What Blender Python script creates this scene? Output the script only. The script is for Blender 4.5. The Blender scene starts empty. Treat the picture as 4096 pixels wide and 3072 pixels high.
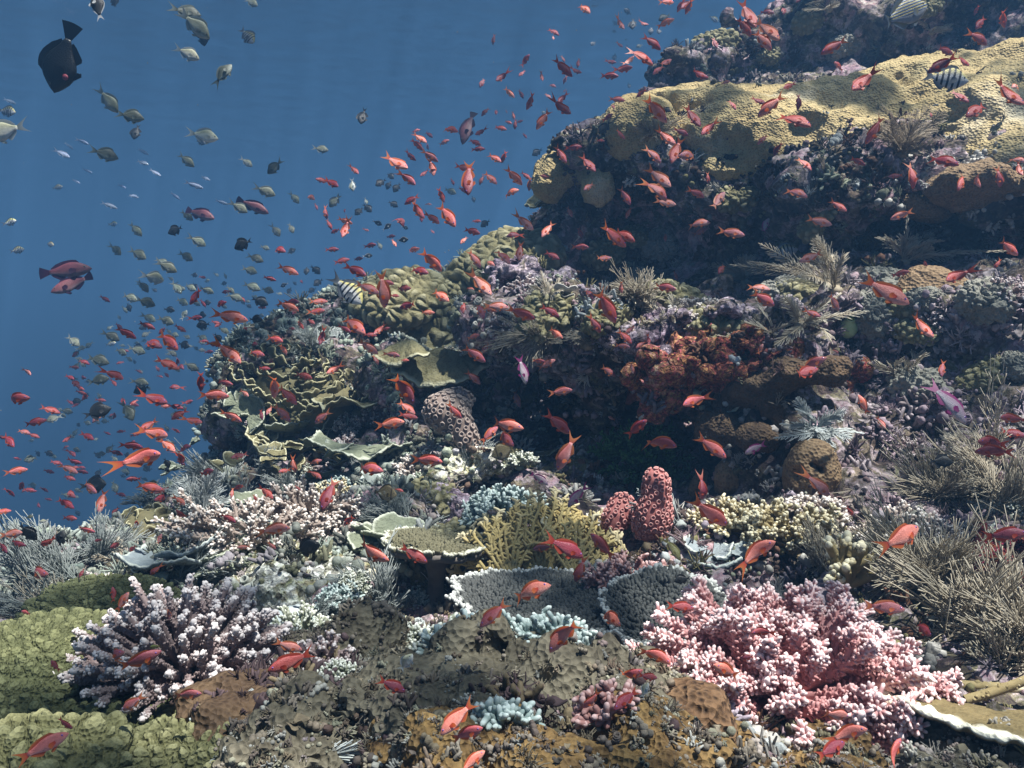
import bpy, math, random
import numpy as np
from mathutils import Vector, Matrix, Quaternion
from mathutils.bvhtree import BVHTree

C = bpy.context
SC = C.scene
COL = SC.collection
R = math.radians

# ---------------------------------------------------------------- camera
PITCH = R(-4.0)
FPX = 803.6                                   # focal length in pixels of a 1024 px wide frame
cam_d = bpy.data.cameras.new("camera")
cam_d.sensor_width = 36.0
cam_d.lens = 36.0 * FPX / 1024.0
cam_d.clip_start = 0.05
cam_d.clip_end = 400.0
cam = bpy.data.objects.new("camera", cam_d)
cam.location = (0, 0, 0)
cam.rotation_euler = (R(90) + PITCH, 0, 0)
COL.objects.link(cam)
SC.camera = cam
AX = np.array([1.0, 0, 0])
AY = np.array([0, -math.sin(PITCH), math.cos(PITCH)])      # picture up
AF = np.array([0, math.cos(PITCH), math.sin(PITCH)])       # viewing direction


def W(px, py, d):
    """the point that stands d metres in front of the camera in the direction of a picture point"""
    return AF * d + AX * ((px - 512) / FPX * d) + AY * ((384 - py) / FPX * d)


# ---------------------------------------------------------------- daylight
SUN_DIR = np.array([0.28, -0.20, 0.93])
SUN_DIR = SUN_DIR / np.linalg.norm(SUN_DIR)
world = bpy.data.worlds.new("World")
SC.world = world
world.use_nodes = True
wn = world.node_tree
wn.nodes.clear()
w_out = wn.nodes.new("ShaderNodeOutputWorld")
w_bg = wn.nodes.new("ShaderNodeBackground")
w_sky = wn.nodes.new("ShaderNodeTexSky")
w_sky.sky_type = 'NISHITA'
w_sky.sun_disc = False
w_sky.sun_elevation = math.asin(SUN_DIR[2])
w_sky.sun_rotation = math.atan2(SUN_DIR[0], SUN_DIR[1])
w_bg.inputs[1].default_value = 0.05
wn.links.new(w_sky.outputs[0], w_bg.inputs[0])
wn.links.new(w_bg.outputs[0], w_out.inputs[0])
sun_d = bpy.data.lights.new("sun", 'SUN')
sun_d.energy = 5.0
sun_d.angle = R(0.5)
sun_d.color = (1.0, 0.975, 0.92)
sun = bpy.data.objects.new("sun", sun_d)
sun.location = (2, 0, 12)
sun.rotation_euler = Vector(SUN_DIR).to_track_quat('Z', 'Y').to_euler()
COL.objects.link(sun)
SC.view_settings.view_transform = 'Standard'
SC.view_settings.look = 'None'
SC.view_settings.gamma = 1.0
SC.view_settings.exposure = 1.3

# ---------------------------------------------------------------- numpy helpers
RNG = np.random.default_rng(7)


def _hash(ix, iy, iz, s):
    h = (ix.astype(np.int64) * 73856093) ^ (iy.astype(np.int64) * 19349663) ^ (iz.astype(np.int64) * 83492791) ^ (s * 2654435761)
    h = (h ^ (h >> 13)) * 1274126177
    h = h ^ (h >> 16)
    return (h & 0xFFFF).astype(np.float32) / 65535.0


def vnoise(p, f=1.0, s=0):
    """smooth value noise in -1..1 for points (n,3)"""
    q = np.asarray(p, np.float32) * f
    i = np.floor(q).astype(np.int64)
    t = (q - i).astype(np.float32)
    t = t * t * t * (t * (t * 6 - 15) + 10)
    out = 0
    for dx in (0, 1):
        wx = t[:, 0] if dx else 1 - t[:, 0]
        for dy in (0, 1):
            wy = t[:, 1] if dy else 1 - t[:, 1]
            for dz in (0, 1):
                wz = t[:, 2] if dz else 1 - t[:, 2]
                out = out + wx * wy * wz * _hash(i[:, 0] + dx, i[:, 1] + dy, i[:, 2] + dz, s)
    return out * 2 - 1


def fbm(p, f=1.0, o=3, s=0):
    a, tot = 1.0, 0
    for k in range(o):
        tot = tot + a * vnoise(p, f * 2.03 ** k, s + k)
        a *= 0.5
    return tot


def worley(p, f=1.0, s=0):
    """distance to the nearest and the second nearest feature point"""
    q = np.asarray(p, np.float32) * f
    i = np.floor(q).astype(np.int64)
    d1 = np.full(len(q), 9.0, np.float32)
    d2 = np.full(len(q), 9.0, np.float32)
    for dx in (-1, 0, 1):
        for dy in (-1, 0, 1):
            for dz in (-1, 0, 1):
                c = i + np.array([dx, dy, dz])
                fp = np.stack([_hash(c[:, 0], c[:, 1], c[:, 2], s + k) for k in (11, 23, 37)], 1) + c
                d = np.sqrt(((fp - q) ** 2).sum(1)).astype(np.float32)
                d2 = np.where(d < d1, d1, np.minimum(d2, d))
                d1 = np.minimum(d1, d)
    return d1, d2


def unit(v):
    v = np.asarray(v, float)
    return v / np.maximum(np.linalg.norm(v, axis=-1, keepdims=True), 1e-9)


def surface_nets(F, o, h):
    n = F.shape
    neg = F < 0
    stride = np.array([n[1] * n[2], n[2], 1])
    ids, pts, quads = [], [], []
    for ax in range(3):
        b, c = (ax + 1) % 3, (ax + 2) % 3
        lo = [slice(None)] * 3
        hi = [slice(None)] * 3
        lo[ax] = slice(0, -1)
        hi[ax] = slice(1, None)
        idx = np.argwhere(neg[tuple(lo)] != neg[tuple(hi)])
        ok = (idx[:, b] >= 1) & (idx[:, c] >= 1) & (idx[:, b] < n[b] - 1) & (idx[:, c] < n[c] - 1)
        idx = idx[ok]
        e = np.zeros(3, int)
        e[ax] = 1
        f0 = F[tuple(idx.T)]
        f1 = F[tuple((idx + e).T)]
        P = idx.astype(float)
        P[:, ax] += f0 / (f0 - f1)
        base = idx @ stride
        cells = np.stack([base, base - stride[b], base - stride[b] - stride[c], base - stride[c]], 1)
        rev = f0 > 0
        cells[rev] = cells[rev][:, ::-1]
        quads.append(cells)
        ids.append(cells.ravel())
        pts.append(np.repeat(P, 4, 0))
    ids = np.concatenate(ids)
    pts = np.concatenate(pts)
    quads = np.concatenate(quads)
    u, inv = np.unique(ids, return_inverse=True)
    cnt = np.bincount(inv)
    V = np.stack([np.bincount(inv, pts[:, k]) / cnt for k in range(3)], 1)
    return V * h + o, np.searchsorted(u, quads)


def normals_of(V, Q):
    a, b, c, d = (V[Q[:, k]] for k in range(4))
    fn = np.cross(c - a, d - b)
    N = np.zeros_like(V)
    for k in range(4):
        for x in range(3):
            N[:, x] += np.bincount(Q[:, k], fn[:, x], len(V))
    return unit(N)


def relax(V, Q, it=1):
    for _ in range(it):
        S = np.zeros_like(V)
        cn = np.zeros(len(V))
        for k in range(4):
            j = Q[:, (k + 1) % 4]
            i = Q[:, k]
            for x in range(3):
                S[:, x] += np.bincount(i, V[j, x], len(V)) + np.bincount(j, V[i, x], len(V))
            cn += np.bincount(i, minlength=len(V)) + np.bincount(j, minlength=len(V))
        V = 0.5 * V + 0.5 * S / np.maximum(cn, 1)[:, None]
    return V


def subdivide(V, Q):
    e = np.concatenate([Q[:, [k, (k + 1) % 4]] for k in range(4)])
    es = np.sort(e, 1)
    key = es[:, 0].astype(np.int64) * len(V) + es[:, 1]
    u, first, inv = np.unique(key, return_index=True, return_inverse=True)
    em = (V[es[first, 0]] + V[es[first, 1]]) / 2
    nE, nQ = len(u), len(Q)
    E = inv.reshape(4, nQ) + len(V)
    Cn = np.arange(nQ) + len(V) + nE
    V2 = np.concatenate([V, em, V[Q].mean(1)])
    Q2 = np.concatenate([np.stack([Q[:, k], E[k], Cn, E[(k - 1) % 4]], 1) for k in range(4)])
    return V2, Q2


def smin(a, b, k):
    h = np.clip(0.5 + 0.5 * (b - a) / k, 0, 1)
    return b * (1 - h) + a * h - k * h * (1 - h)


def ell(P, c, r):
    q = (P - np.asarray(c)) / np.asarray(r)
    l = np.sqrt((q * q).sum(-1))
    return (l - 1) * min(r) * np.clip(0.4 + 0.6 * l, 0.5, 1.6)


# ---------------------------------------------------------------- mesh collecting
class MB:
    def __init__(self):
        self.v, self.f3, self.f4, self.t, self.c, self.n = [], [], [], [], [], 0

    def add(self, V, F4=None, F3=None, tip=0.0, col=None):
        V = np.asarray(V, float).reshape(-1, 3)
        self.v.append(V)
        self.t.append(np.broadcast_to(np.asarray(tip, float), (len(V),)))
        self.c.append(np.broadcast_to(np.asarray((1, 1, 1) if col is None else col, float), (len(V), 3)))
        if F4 is not None and len(F4):
            self.f4.append(np.asarray(F4) + self.n)
        if F3 is not None and len(F3):
            self.f3.append(np.asarray(F3) + self.n)
        self.n += len(V)
        return self

    def mesh(self, name, mat, smooth=True):
        V = np.concatenate(self.v)
        f4 = np.concatenate(self.f4) if self.f4 else np.zeros((0, 4), int)
        f3 = np.concatenate(self.f3) if self.f3 else np.zeros((0, 3), int)
        me = bpy.data.meshes.new(name)
        me.vertices.add(len(V))
        me.vertices.foreach_set("co", V.astype(np.float32).ravel())
        loops = np.concatenate([f4.ravel(), f3.ravel()]).astype(np.int32)
        me.loops.add(len(loops))
        me.loops.foreach_set("vertex_index", loops)
        n = len(f4) + len(f3)
        me.polygons.add(n)
        st = np.concatenate([np.arange(len(f4)) * 4, len(f4) * 4 + np.arange(len(f3)) * 3]).astype(np.int32)
        me.polygons.foreach_set("loop_start", st)
        me.polygons.foreach_set("use_smooth", np.full(n, smooth, bool))
        me.update(calc_edges=True)
        a = me.attributes.new("tip", 'FLOAT', 'POINT')
        a.data.foreach_set("value", np.concatenate(self.t).astype(np.float32))
        col = np.concatenate(self.c)
        if (col != 1).any():
            a = me.attributes.new("tint", 'FLOAT_COLOR', 'POINT')
            a.data.foreach_set("color", np.concatenate([col, np.ones((len(col), 1))], 1).astype(np.float32).ravel())
        if mat is not None:
            me.materials.append(mat)
        return me

    def build(self, name, mat, parent=None, smooth=True):
        o = bpy.data.objects.new(name, self.mesh(name, mat, smooth))
        COL.objects.link(o)
        if parent is not None:
            o.parent = parent
        return o


def grid_faces(n, k, m, closed=True, off=0):
    """n strips of k rings with m points"""
    i, j, s = np.meshgrid(np.arange(k - 1), np.arange(m if closed else m - 1), np.arange(n), indexing='ij')
    i, j, s = i.ravel(), j.ravel(), s.ravel()
    j2 = (j + 1) % m
    b = s * k * m + off
    return np.stack([b + i * m + j, b + i * m + j2, b + (i + 1) * m + j2, b + (i + 1) * m + j], 1)


def tubes(mb, P, Rr, m=6, tip=0.0, col=None, cap=True, flat=None):
    P = np.asarray(P, float)
    n, k = P.shape[:2]
    Rr = np.broadcast_to(np.asarray(Rr, float), (n, k)).copy()
    tip = np.broadcast_to(np.asarray(tip, float), (n, k))
    if cap:
        T = unit(P[:, -1] - P[:, -2])
        r = Rr[:, -1:]
        P = np.concatenate([P, (P[:, -1] + T * r * 0.6)[:, None], (P[:, -1] + T * r)[:, None]], 1)
        Rr = np.concatenate([Rr, r * 0.75, r * 0.04], 1)
        tip = np.concatenate([tip, tip[:, -1:], tip[:, -1:]], 1)
        k += 2
    T = unit(np.gradient(P, axis=1))
    Tm = unit(P[:, -1] - P[:, 0])
    ref = np.where(np.abs(Tm[:, 2:3]) < 0.85, np.array([[0, 0, 1.0]]), np.array([[1.0, 0.2, 0]]))[:, None]
    N = unit(np.cross(T, np.broadcast_to(ref, T.shape)))
    B = np.cross(T, N)
    an = np.arange(m) * 2 * math.pi / m
    ca, sa = np.cos(an), np.sin(an)
    V = P[:, :, None] + Rr[:, :, None, None] * (ca[:, None] * N[:, :, None] + sa[:, None] * B[:, :, None])
    tp = np.repeat(tip[:, :, None], m, 2)
    cc = None
    if col is not None:
        col = np.asarray(col, float)
        cc = np.broadcast_to(col[:, None, None], (n, k, m, 3)).reshape(-1, 3) if col.ndim == 2 else col
    mb.add(V.reshape(-1, 3), grid_faces(n, k, m)[:, ::-1], tip=tp.ravel(), col=cc)
    return P


def rand_perp(D, rng):
    v = rng.normal(size=D.shape)
    v = v - (v * D).sum(-1, keepdims=True) * D
    return unit(v)


def paths(S, D, L, k, bend=0.0, rng=RNG, grav=(0, 0, 0)):
    """n curved paths of k points"""
    S, D = np.atleast_2d(S), unit(np.atleast_2d(D))
    n = len(D)
    L = np.broadcast_to(np.asarray(L, float), (n,))
    t = np.linspace(0, 1, k)[None, :, None]
    b = rand_perp(D, rng) * bend + np.asarray(grav)
    return S[:, None] + L[:, None, None] * (D[:, None] * t + b[:, None] * t * t)


def tag(o, label=None, cat=None, group=None, kind=None):
    if label:
        o['label'] = label
    if cat:
        o['category'] = cat
    if group:
        o['group'] = group
    if kind:
        o['kind'] = kind
    return o


def empty(name):
    o = bpy.data.objects.new(name, None)
    o.empty_display_size = 0.05
    COL.objects.link(o)
    return o


# ---------------------------------------------------------------- materials
def new_mat(name):
    m = bpy.data.materials.new(name)
    m.use_nodes = True
    nt = m.node_tree
    return m, nt, nt.nodes["Principled BSDF"]


def nd(nt, typ, **kw):
    n = nt.nodes.new(typ)
    for k, v in kw.items():
        if k.startswith('i_'):
            key = k[2:]
            n.inputs[int(key) if key.isdigit() else key].default_value = v
        else:
            setattr(n, k, v)
    return n


def ramp(nt, stops, interp='LINEAR'):
    r = nt.nodes.new("ShaderNodeValToRGB")
    r.color_ramp.interpolation = interp
    el = r.color_ramp.elements
    while len(el) > 1:
        el.remove(el[-1])
    el[0].position = stops[0][0]
    el[0].color = (*stops[0][1], 1)
    for p, c in stops[1:]:
        e = el.new(p)
        e.color = (*c, 1)
    return r


def mix(nt, fac, a, b, blend='MIX'):
    m = nt.nodes.new("ShaderNodeMix")
    m.data_type = 'RGBA'
    m.blend_type = blend
    for sock, val in ((m.inputs[0], fac), (m.inputs[6], a), (m.inputs[7], b)):
        if hasattr(val, 'links'):
            nt.links.new(val, sock)
        elif isinstance(val, (int, float)):
            sock.default_value = val
        else:
            sock.default_value = (*val, 1)
    return m.outputs[2]


def coral_mat(name, a, b, tipc=None, tip0=0.6, tip1=1.0, scale=25.0, polyp=0.0, pscale=120.0, bump=0.4, rough=0.75, tint=False,
              pdark=(0.5, 0.45, 0.4), patch=None, pdist=0.004):
    """two-tone living surface: noise between a and b, pale growing tips, polyp pits, bump"""
    m, nt, bs = new_mat(name)
    tc = nd(nt, "ShaderNodeTexCoord")
    no = nd(nt, "ShaderNodeTexNoise", i_Scale=scale, i_Detail=6.0, i_Roughness=0.65)
    nt.links.new(tc.outputs['Object'], no.inputs['Vector'])
    r = ramp(nt, [(0.32, a), (0.68, b)])
    nt.links.new(no.outputs[0], r.inputs[0])
    col = r.outputs[0]
    if patch:
        n2 = nd(nt, "ShaderNodeTexNoise", i_Scale=patch[1], i_Detail=5.0, i_Roughness=0.6)
        nt.links.new(tc.outputs['Object'], n2.inputs['Vector'])
        r2 = ramp(nt, [(patch[2], (0, 0, 0)), (patch[2] + 0.09, (1, 1, 1))])
        nt.links.new(n2.outputs[0], r2.inputs[0])
        col = mix(nt, r2.outputs[0], col, patch[0])
    if tint:
        at = nd(nt, "ShaderNodeAttribute", attribute_name="tint")
        col = mix(nt, 1.0, col, at.outputs['Color'], 'MULTIPLY')
    height = no.outputs[0]
    if polyp:
        vo = nd(nt, "ShaderNodeTexVoronoi", i_Scale=pscale)
        nt.links.new(tc.outputs['Object'], vo.inputs['Vector'])
        r3 = ramp(nt, [(0.05, pdark), (0.5, (1, 1, 1))])
        nt.links.new(vo.outputs['Distance'], r3.inputs[0])
        col = mix(nt, polyp, col, r3.outputs[0], 'MULTIPLY')
        ad = nd(nt, "ShaderNodeMath", operation='ADD')
        nt.links.new(no.outputs[0], ad.inputs[0])
        nt.links.new(vo.outputs['Distance'], ad.inputs[1])
        height = ad.outputs[0]
    if tipc:
        at = nd(nt, "ShaderNodeAttribute", attribute_name="tip")
        mr = nd(nt, "ShaderNodeMapRange", i_1=tip0, i_2=tip1)
        nt.links.new(at.outputs['Fac'], mr.inputs[0])
        col = mix(nt, mr.outputs[0], col, tipc)
    nt.links.new(col, bs.inputs['Base Color'])
    bs.inputs['Roughness'].default_value = rough
    bs.inputs['Specular IOR Level'].default_value = 0.25
    bp = nd(nt, "ShaderNodeBump", i_Strength=bump, i_Distance=pdist)
    nt.links.new(height, bp.inputs['Height'])
    nt.links.new(bp.outputs[0], bs.inputs['Normal'])
    return m


def rock_mat(name, stops, scale=3.5, pits=0.8, bump=0.9, fine=38.0):
    """encrusted reef rock: patches of crust colours over dark stone, with fine speckle"""
    m, nt, bs = new_mat(name)
    tc = nd(nt, "ShaderNodeTexCoord")
    warp = nd(nt, "ShaderNodeTexNoise", i_Scale=scale * 1.7, i_Detail=4.0)
    nt.links.new(tc.outputs['Object'], warp.inputs['Vector'])
    vm = nd(nt, "ShaderNodeVectorMath", operation='MULTIPLY_ADD')
    vm.inputs[1].default_value = (0.35, 0.35, 0.35)
    nt.links.new(warp.outputs['Color'], vm.inputs[0])
    nt.links.new(tc.outputs['Object'], vm.inputs[2])
    n1 = nd(nt, "ShaderNodeTexNoise", i_Scale=scale, i_Detail=9.0, i_Roughness=0.72)
    nt.links.new(vm.outputs[0], n1.inputs['Vector'])
    r1 = ramp(nt, stops)
    nt.links.new(n1.outputs[0], r1.inputs[0])
    v1 = nd(nt, "ShaderNodeTexVoronoi", i_Scale=fine * 0.55)
    nt.links.new(vm.outputs[0], v1.inputs['Vector'])
    hs = nd(nt, "ShaderNodeHueSaturation", i_Saturation=1.0)
    sp = nd(nt, "ShaderNodeSeparateColor")
    nt.links.new(v1.outputs['Color'], sp.inputs[0])
    mr = nd(nt, "ShaderNodeMapRange", i_3=0.35, i_4=1.75)
    nt.links.new(sp.outputs[0], mr.inputs[0])
    nt.links.new(mr.outputs[0], hs.inputs['Value'])
    mr2 = nd(nt, "ShaderNodeMapRange", i_3=0.46, i_4=0.54)
    nt.links.new(sp.outputs[1], mr2.inputs[0])
    nt.links.new(mr2.outputs[0], hs.inputs['Hue'])
    nt.links.new(r1.outputs[0], hs.inputs['Color'])
    n2 = nd(nt, "ShaderNodeTexNoise", i_Scale=fine, i_Detail=5.0, i_Roughness=0.7)
    nt.links.new(tc.outputs['Object'], n2.inputs['Vector'])
    r2 = ramp(nt, [(0.36, (0.25, 0.22, 0.22)), (0.5, (0.9, 0.9, 0.9)), (0.66, (1.5, 1.45, 1.4))])
    nt.links.new(n2.outputs[0], r2.inputs[0])
    col = mix(nt, 0.85, hs.outputs[0], r2.outputs[0], 'MULTIPLY')
    nt.links.new(col, bs.inputs['Base Color'])
    bs.inputs['Roughness'].default_value = 0.85
    bs.inputs['Specular IOR Level'].default_value = 0.2
    ad = nd(nt, "ShaderNodeMath", operation='MULTIPLY_ADD')
    ad.inputs[1].default_value = 0.6
    nt.links.new(v1.outputs['Distance'], ad.inputs[0])
    nt.links.new(n2.outputs[0], ad.inputs[2])
    bp = nd(nt, "ShaderNodeBump", i_Strength=bump, i_Distance=0.012)
    nt.links.new(ad.outputs[0], bp.inputs['Height'])
    nt.links.new(bp.outputs[0], bs.inputs['Normal'])
    return m


M_REEF = rock_mat("reef_rock", [(0.30, (0.014, 0.012, 0.014)), (0.43, (0.045, 0.033, 0.036)), (0.49, (0.11, 0.095, 0.06)),
                                (0.54, (0.27, 0.23, 0.245)), (0.60, (0.24, 0.15, 0.17)), (0.68, (0.46, 0.43, 0.40))])
M_SAND = rock_mat("seabed_sand", [(0.3, (0.10, 0.10, 0.09)), (0.7, (0.25, 0.23, 0.2))], scale=0.6, fine=8.0)

# ---------------------------------------------------------------- the reef
GH = [  # picture point and distance of places on the reef surface
    (0, 768, 1.12), (250, 768, 1.1), (512, 768, 1.05), (760, 768, 1.05), (1024, 768, 1.08),
    (0, 690, 1.5), (200, 680, 1.5), (400, 690, 1.45), (600, 700, 1.5), (780, 700, 1.45), (1000, 680, 1.42),
    (0, 610, 2.2), (150, 605, 2.1), (300, 610, 2.1), (450, 620, 2.05), (600, 625, 2.0), (800, 600, 1.9), (960, 590, 1.8),
    (0, 558, 3.0), (100, 545, 3.1), (250, 545, 2.9), (400, 545, 2.6), (520, 535, 2.4), (640, 525, 2.4), (780, 515, 2.4), (950, 500, 2.1),
    (200, 488, 3.6), (300, 488, 3.4), (400, 460, 3.3), (500, 460, 3.05), (600, 455, 3.2), (700, 460, 3.0), (850, 455, 2.6), (1000, 440, 2.25),
    (480, 395, 3.5), (560, 370, 3.35), (650, 365, 3.25), (760, 370, 3.05), (900, 350, 2.72), (1020, 330, 2.55),
    (480, 300, 4.1), (560, 297, 4.1), (650, 292, 4.0), (760, 280, 3.8), (880, 265, 3.4), (1020, 250, 3.1),
    (232, 450, 4.0), (262, 380, 4.3), (335, 305, 4.6), (400, 285, 4.9), (440, 340, 4.3), (400, 390, 3.8), (480, 252, 5.0), (530, 240, 5.0),
    (570, 190, 4.5), (640, 165, 4.45), (700, 165, 4.35), (800, 175, 4.2), (900, 185, 3.9), (1020, 190, 3.6),
    (620, 118, 4.9), (700, 95, 5.0), (800, 88, 4.9), (900, 85, 4.7), (1020, 70, 4.3),
    (690, 70, 5.6), (745, 30, 5.8), (820, -8, 5.8), (900, -50, 5.6), (1020, -70, 5.0)]
GP = np.array([W(*g) for g in GH])
GX = np.array([(-2.6, 3.2, -1.5), (-2.3, 3.9, -1.5), (-4.2, 3.0, -2.6), (-4, 5, -3.2), (-2.1, 4.6, -1.9), (-1.9, 5.2, -2.0), (-1.2, 6.0, -1.6),
               (-0.3, 6.4, -1.2), (0.5, 6.8, -0.8), (1.0, 7.4, -0.2), (2.0, 8.2, 1.6), (3.6, 7.5, 2.2), (4.0, 5.0, 2.0), (3.0, 3.0, 0.9),
               (2.2, 1.5, -0.4), (-2.2, 1.6, -1.0), (-3.2, 2.0, -1.6), (-1.5, 0.6, -0.85), (0, 0.5, -0.75), (1.5, 0.6, -0.7), (-4.5, 0.6, -2.4),
               (4.2, 0.8, 0.2), (0, 8.6, -2.4), (-4.5, 8.6, -4.0), (4.5, 8.8, 2.0)])
GP = np.concatenate([GP, GX])


def rbf_fit(P):
    d = np.sqrt(((P[:, None, :2] - P[None, :, :2]) ** 2).sum(-1))
    A = d + 0.0
    return np.linalg.solve(A + np.eye(len(P)) * -0.02, P[:, 2] - P[:, 2].mean()), P[:, 2].mean()


RW, RM = rbf_fit(GP)


def height(x, y):
    sh = np.shape(x)
    q = np.stack([np.ravel(x), np.ravel(y)], 1)
    out = np.zeros(len(q))
    for (p, w) in zip(GP, RW):
        out += w * np.sqrt(((q - p[:2]) ** 2).sum(1))
    return (out + RM).reshape(sh)


LEDGE = [  # rounded rock ledges: picture point, distance, half sizes in metres
    (545, 330, 3.35, .30, .22, .17), (610, 332, 3.2, .34, .26, .17), (690, 345, 3.05, .34, .24, .20), (775, 350, 2.95, .36, .24, .20),
    (870, 325, 2.85, .36, .22, .16), (980, 320, 2.72, .36, .2, .16), (640, 385, 3.15, .12, .16, .16), (720, 400, 2.95, .30, .18, .22),
    (800, 425, 2.75, .26, .2, .16),
    (565, 165, 4.3, .22, .25, .13), (600, 210, 4.35, .30, .22, .3), (640, 170, 4.25, .4, .3, .2), (740, 190, 4.1, .5, .35, .25),
    (860, 195, 3.8, .5, .35, .25), (980, 200, 3.5, .45, .35, .25),
    (702, 78, 5.3, .28, .4, .22), (775, 48, 5.4, .42, .4, .30), (840, 20, 5.3, .6, .45, .4), (960, 0, 5.0, .6, .5, .4),
    (255, 400, 4.15, .22, .3, .30), (300, 375, 4.2, .3, .3, .3), (350, 340, 4.3, .32, .3, .22), (430, 310, 4.4, .4, .3, .2),
    (410, 380, 3.75, .24, .2, .15), (470, 385, 3.6, .2, .2, .14),
    (505, 515, 2.45, .25, .2, .09), (300, 560, 2.5, .45, .25, .10), (345, 580, 2.3, .22, .2, .11),
    (420, 675, 1.6, .20, .14, .07), (470, 720, 1.35, .3, .14, .07), (560, 760, 1.12, .45, .10, .08), (300, 740, 1.25, .12, .12, .08)]
CAVE = [(600, 425, 3.05, .30, .30, .17), (660, 450, 2.85, .22, .26, .13), (620, 255, 4.05, .40, .25, .25), (760, 260, 3.85, .45, .2, .13),
        (540, 410, 3.3, .25, .3, .13), (430, 640, 1.95, .22, .16, .06), (560, 660, 1.75, .30, .18, .06), (265, 440, 3.95, .18, .2, .15)]


def reef_mesh():
    h = 0.042
    lo, hi = np.array([-4.4, 0.55, -3.6]), np.array([4.2, 8.6, 3.1])
    n = np.ceil((hi - lo) / h).astype(int)
    xs, ys, zs = (lo[k] + np.arange(n[k]) * h for k in range(3))
    Hh = height(*np.meshgrid(xs, ys, indexing='ij'))
    gx, gy = np.gradient(Hh, h)
    sl = 1 / np.sqrt(1 + np.minimum(gx ** 2 + gy ** 2, 9))
    F = (zs[None, None] - Hh[..., None]) * sl[..., None]
    F = F.astype(np.float32)

    def local(c, r, fn):
        m = 0.35
        i0 = np.maximum(((c - r - m - lo) / h).astype(int), 0)
        i1 = np.minimum(((c + r + m - lo) / h).astype(int) + 1, n)
        sl_ = tuple(slice(a, b) for a, b in zip(i0, i1))
        G = np.stack(np.meshgrid(xs[sl_[0]], ys[sl_[1]], zs[sl_[2]], indexing='ij'), -1)
        F[sl_] = fn(F[sl_], ell(G, c, r))

    for (px, py, d, a, b, c) in LEDGE:
        local(W(px, py, d), np.array([a, b, c]), lambda f, e: smin(f, e, 0.10))
    for (px, py, d, a, b, c) in CAVE:
        local(W(px, py, d), np.array([a, b, c]), lambda f, e: -smin(-f, e, 0.10))
    band = np.argwhere(np.abs(F) < 0.30)
    P = lo + band * h
    am = np.clip((P[:, 1] - 0.6) / 2.6, 0.30, 1.0)
    dn = 0.10 * am * fbm(P, 2.2, 2, 3) + 0.05 * fbm(P, 6.0, 2, 9) * (0.4 + 0.6 * am)
    w1, w2 = worley(P, 3.2, 5)
    dn += 0.10 * am * (w1 - 0.45) + 0.012
    F[tuple(band.T)] += dn.astype(np.float32)
    V, Q = surface_nets(F, lo, h)
    return V, Q


RV, RQ = reef_mesh()
RV = relax(RV, RQ, 1)
RV, RQ = subdivide(RV, RQ)
RV = relax(RV, RQ, 1)
# the part near the camera gets a second, finer division
near = (RV[RQ].mean(1) * np.array([1, 1, 0.6]))
keep = np.linalg.norm(near, axis=1) < 60


def crust(V, N, amp=1.0):
    w1, w2 = worley(V, 9.0, 31)
    knob = np.clip(1 - w1 * 1.5, 0, 1)
    mask = np.clip(0.5 + 1.3 * vnoise(V, 2.3, 77), 0, 1)
    w3, w4 = worley(V, 24.0, 41)
    pit = np.clip(0.28 - w3, 0, 1)
    mask2 = np.clip(0.4 + 1.5 * vnoise(V, 3.1, 87), 0, 1)
    d = 0.040 * knob * mask + 0.016 * (0.5 - w3) * mask2 - 0.05 * pit * (1 - mask2) + 0.022 * fbm(V, 13, 3, 51)
    return V + N * (d * amp)[:, None]


RV = crust(RV, normals_of(RV, RQ))
reef = MB().add(RV, RQ).build("reef_slope", M_REEF)
tag(reef, kind='structure')
reef['label'] = "encrusted rocky reef slope rising in ledges under the corals"
TREE = BVHTree.FromPolygons([Vector(v) for v in RV], [tuple(q) for q in RQ.tolist()])


def pick(px, py):
    """the reef surface in the direction of a picture point: location, normal, distance along the view"""
    d = unit(W(px, py, 1.0))
    loc, nor, i, dist = TREE.ray_cast(Vector((0, 0, 0)), Vector(d), 30.0)
    if loc is None:
        return None
    return np.array(loc), np.array(nor), float(np.dot(np.array(loc), AF))

# ---------------------------------------------------------------- corals: builders (local metres, z up, origin at the base)
def align(o, loc, nor, upb=0.5, rot=0.0, sink=0.0, lean=None):
    n = unit(np.asarray(nor) * (1 - upb) + np.array([0, 0, 1.0]) * upb)
    if lean is not None:
        n = unit(n + np.asarray(lean))
    q = Vector((0, 0, 1)).rotation_difference(Vector(n)) @ Quaternion((0, 0, 1), rot)
    o.rotation_mode = 'QUATERNION'
    o.rotation_quaternion = q
    o.location = Vector(np.asarray(loc) - n * sink)
    return o


LAND = []          # landmarks for the fish labels: picture point, short name, reach in pixels


def put(o, px, py, upb=0.5, rot=0.0, sink=0.01, lean=None, land=None):
    hit = pick(px, py)
    loc, nor, d = hit if hit else (W(px, py, 4.0), np.array([0, 0, 1.0]), 4.0)
    align(o, loc, nor, upb, rot, sink, lean)
    if land:
        LAND.append((land[0], land[1], land[2]))
    return d


def dist(px, py):
    h = pick(px, py)
    return h[2] if h else 4.0


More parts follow.
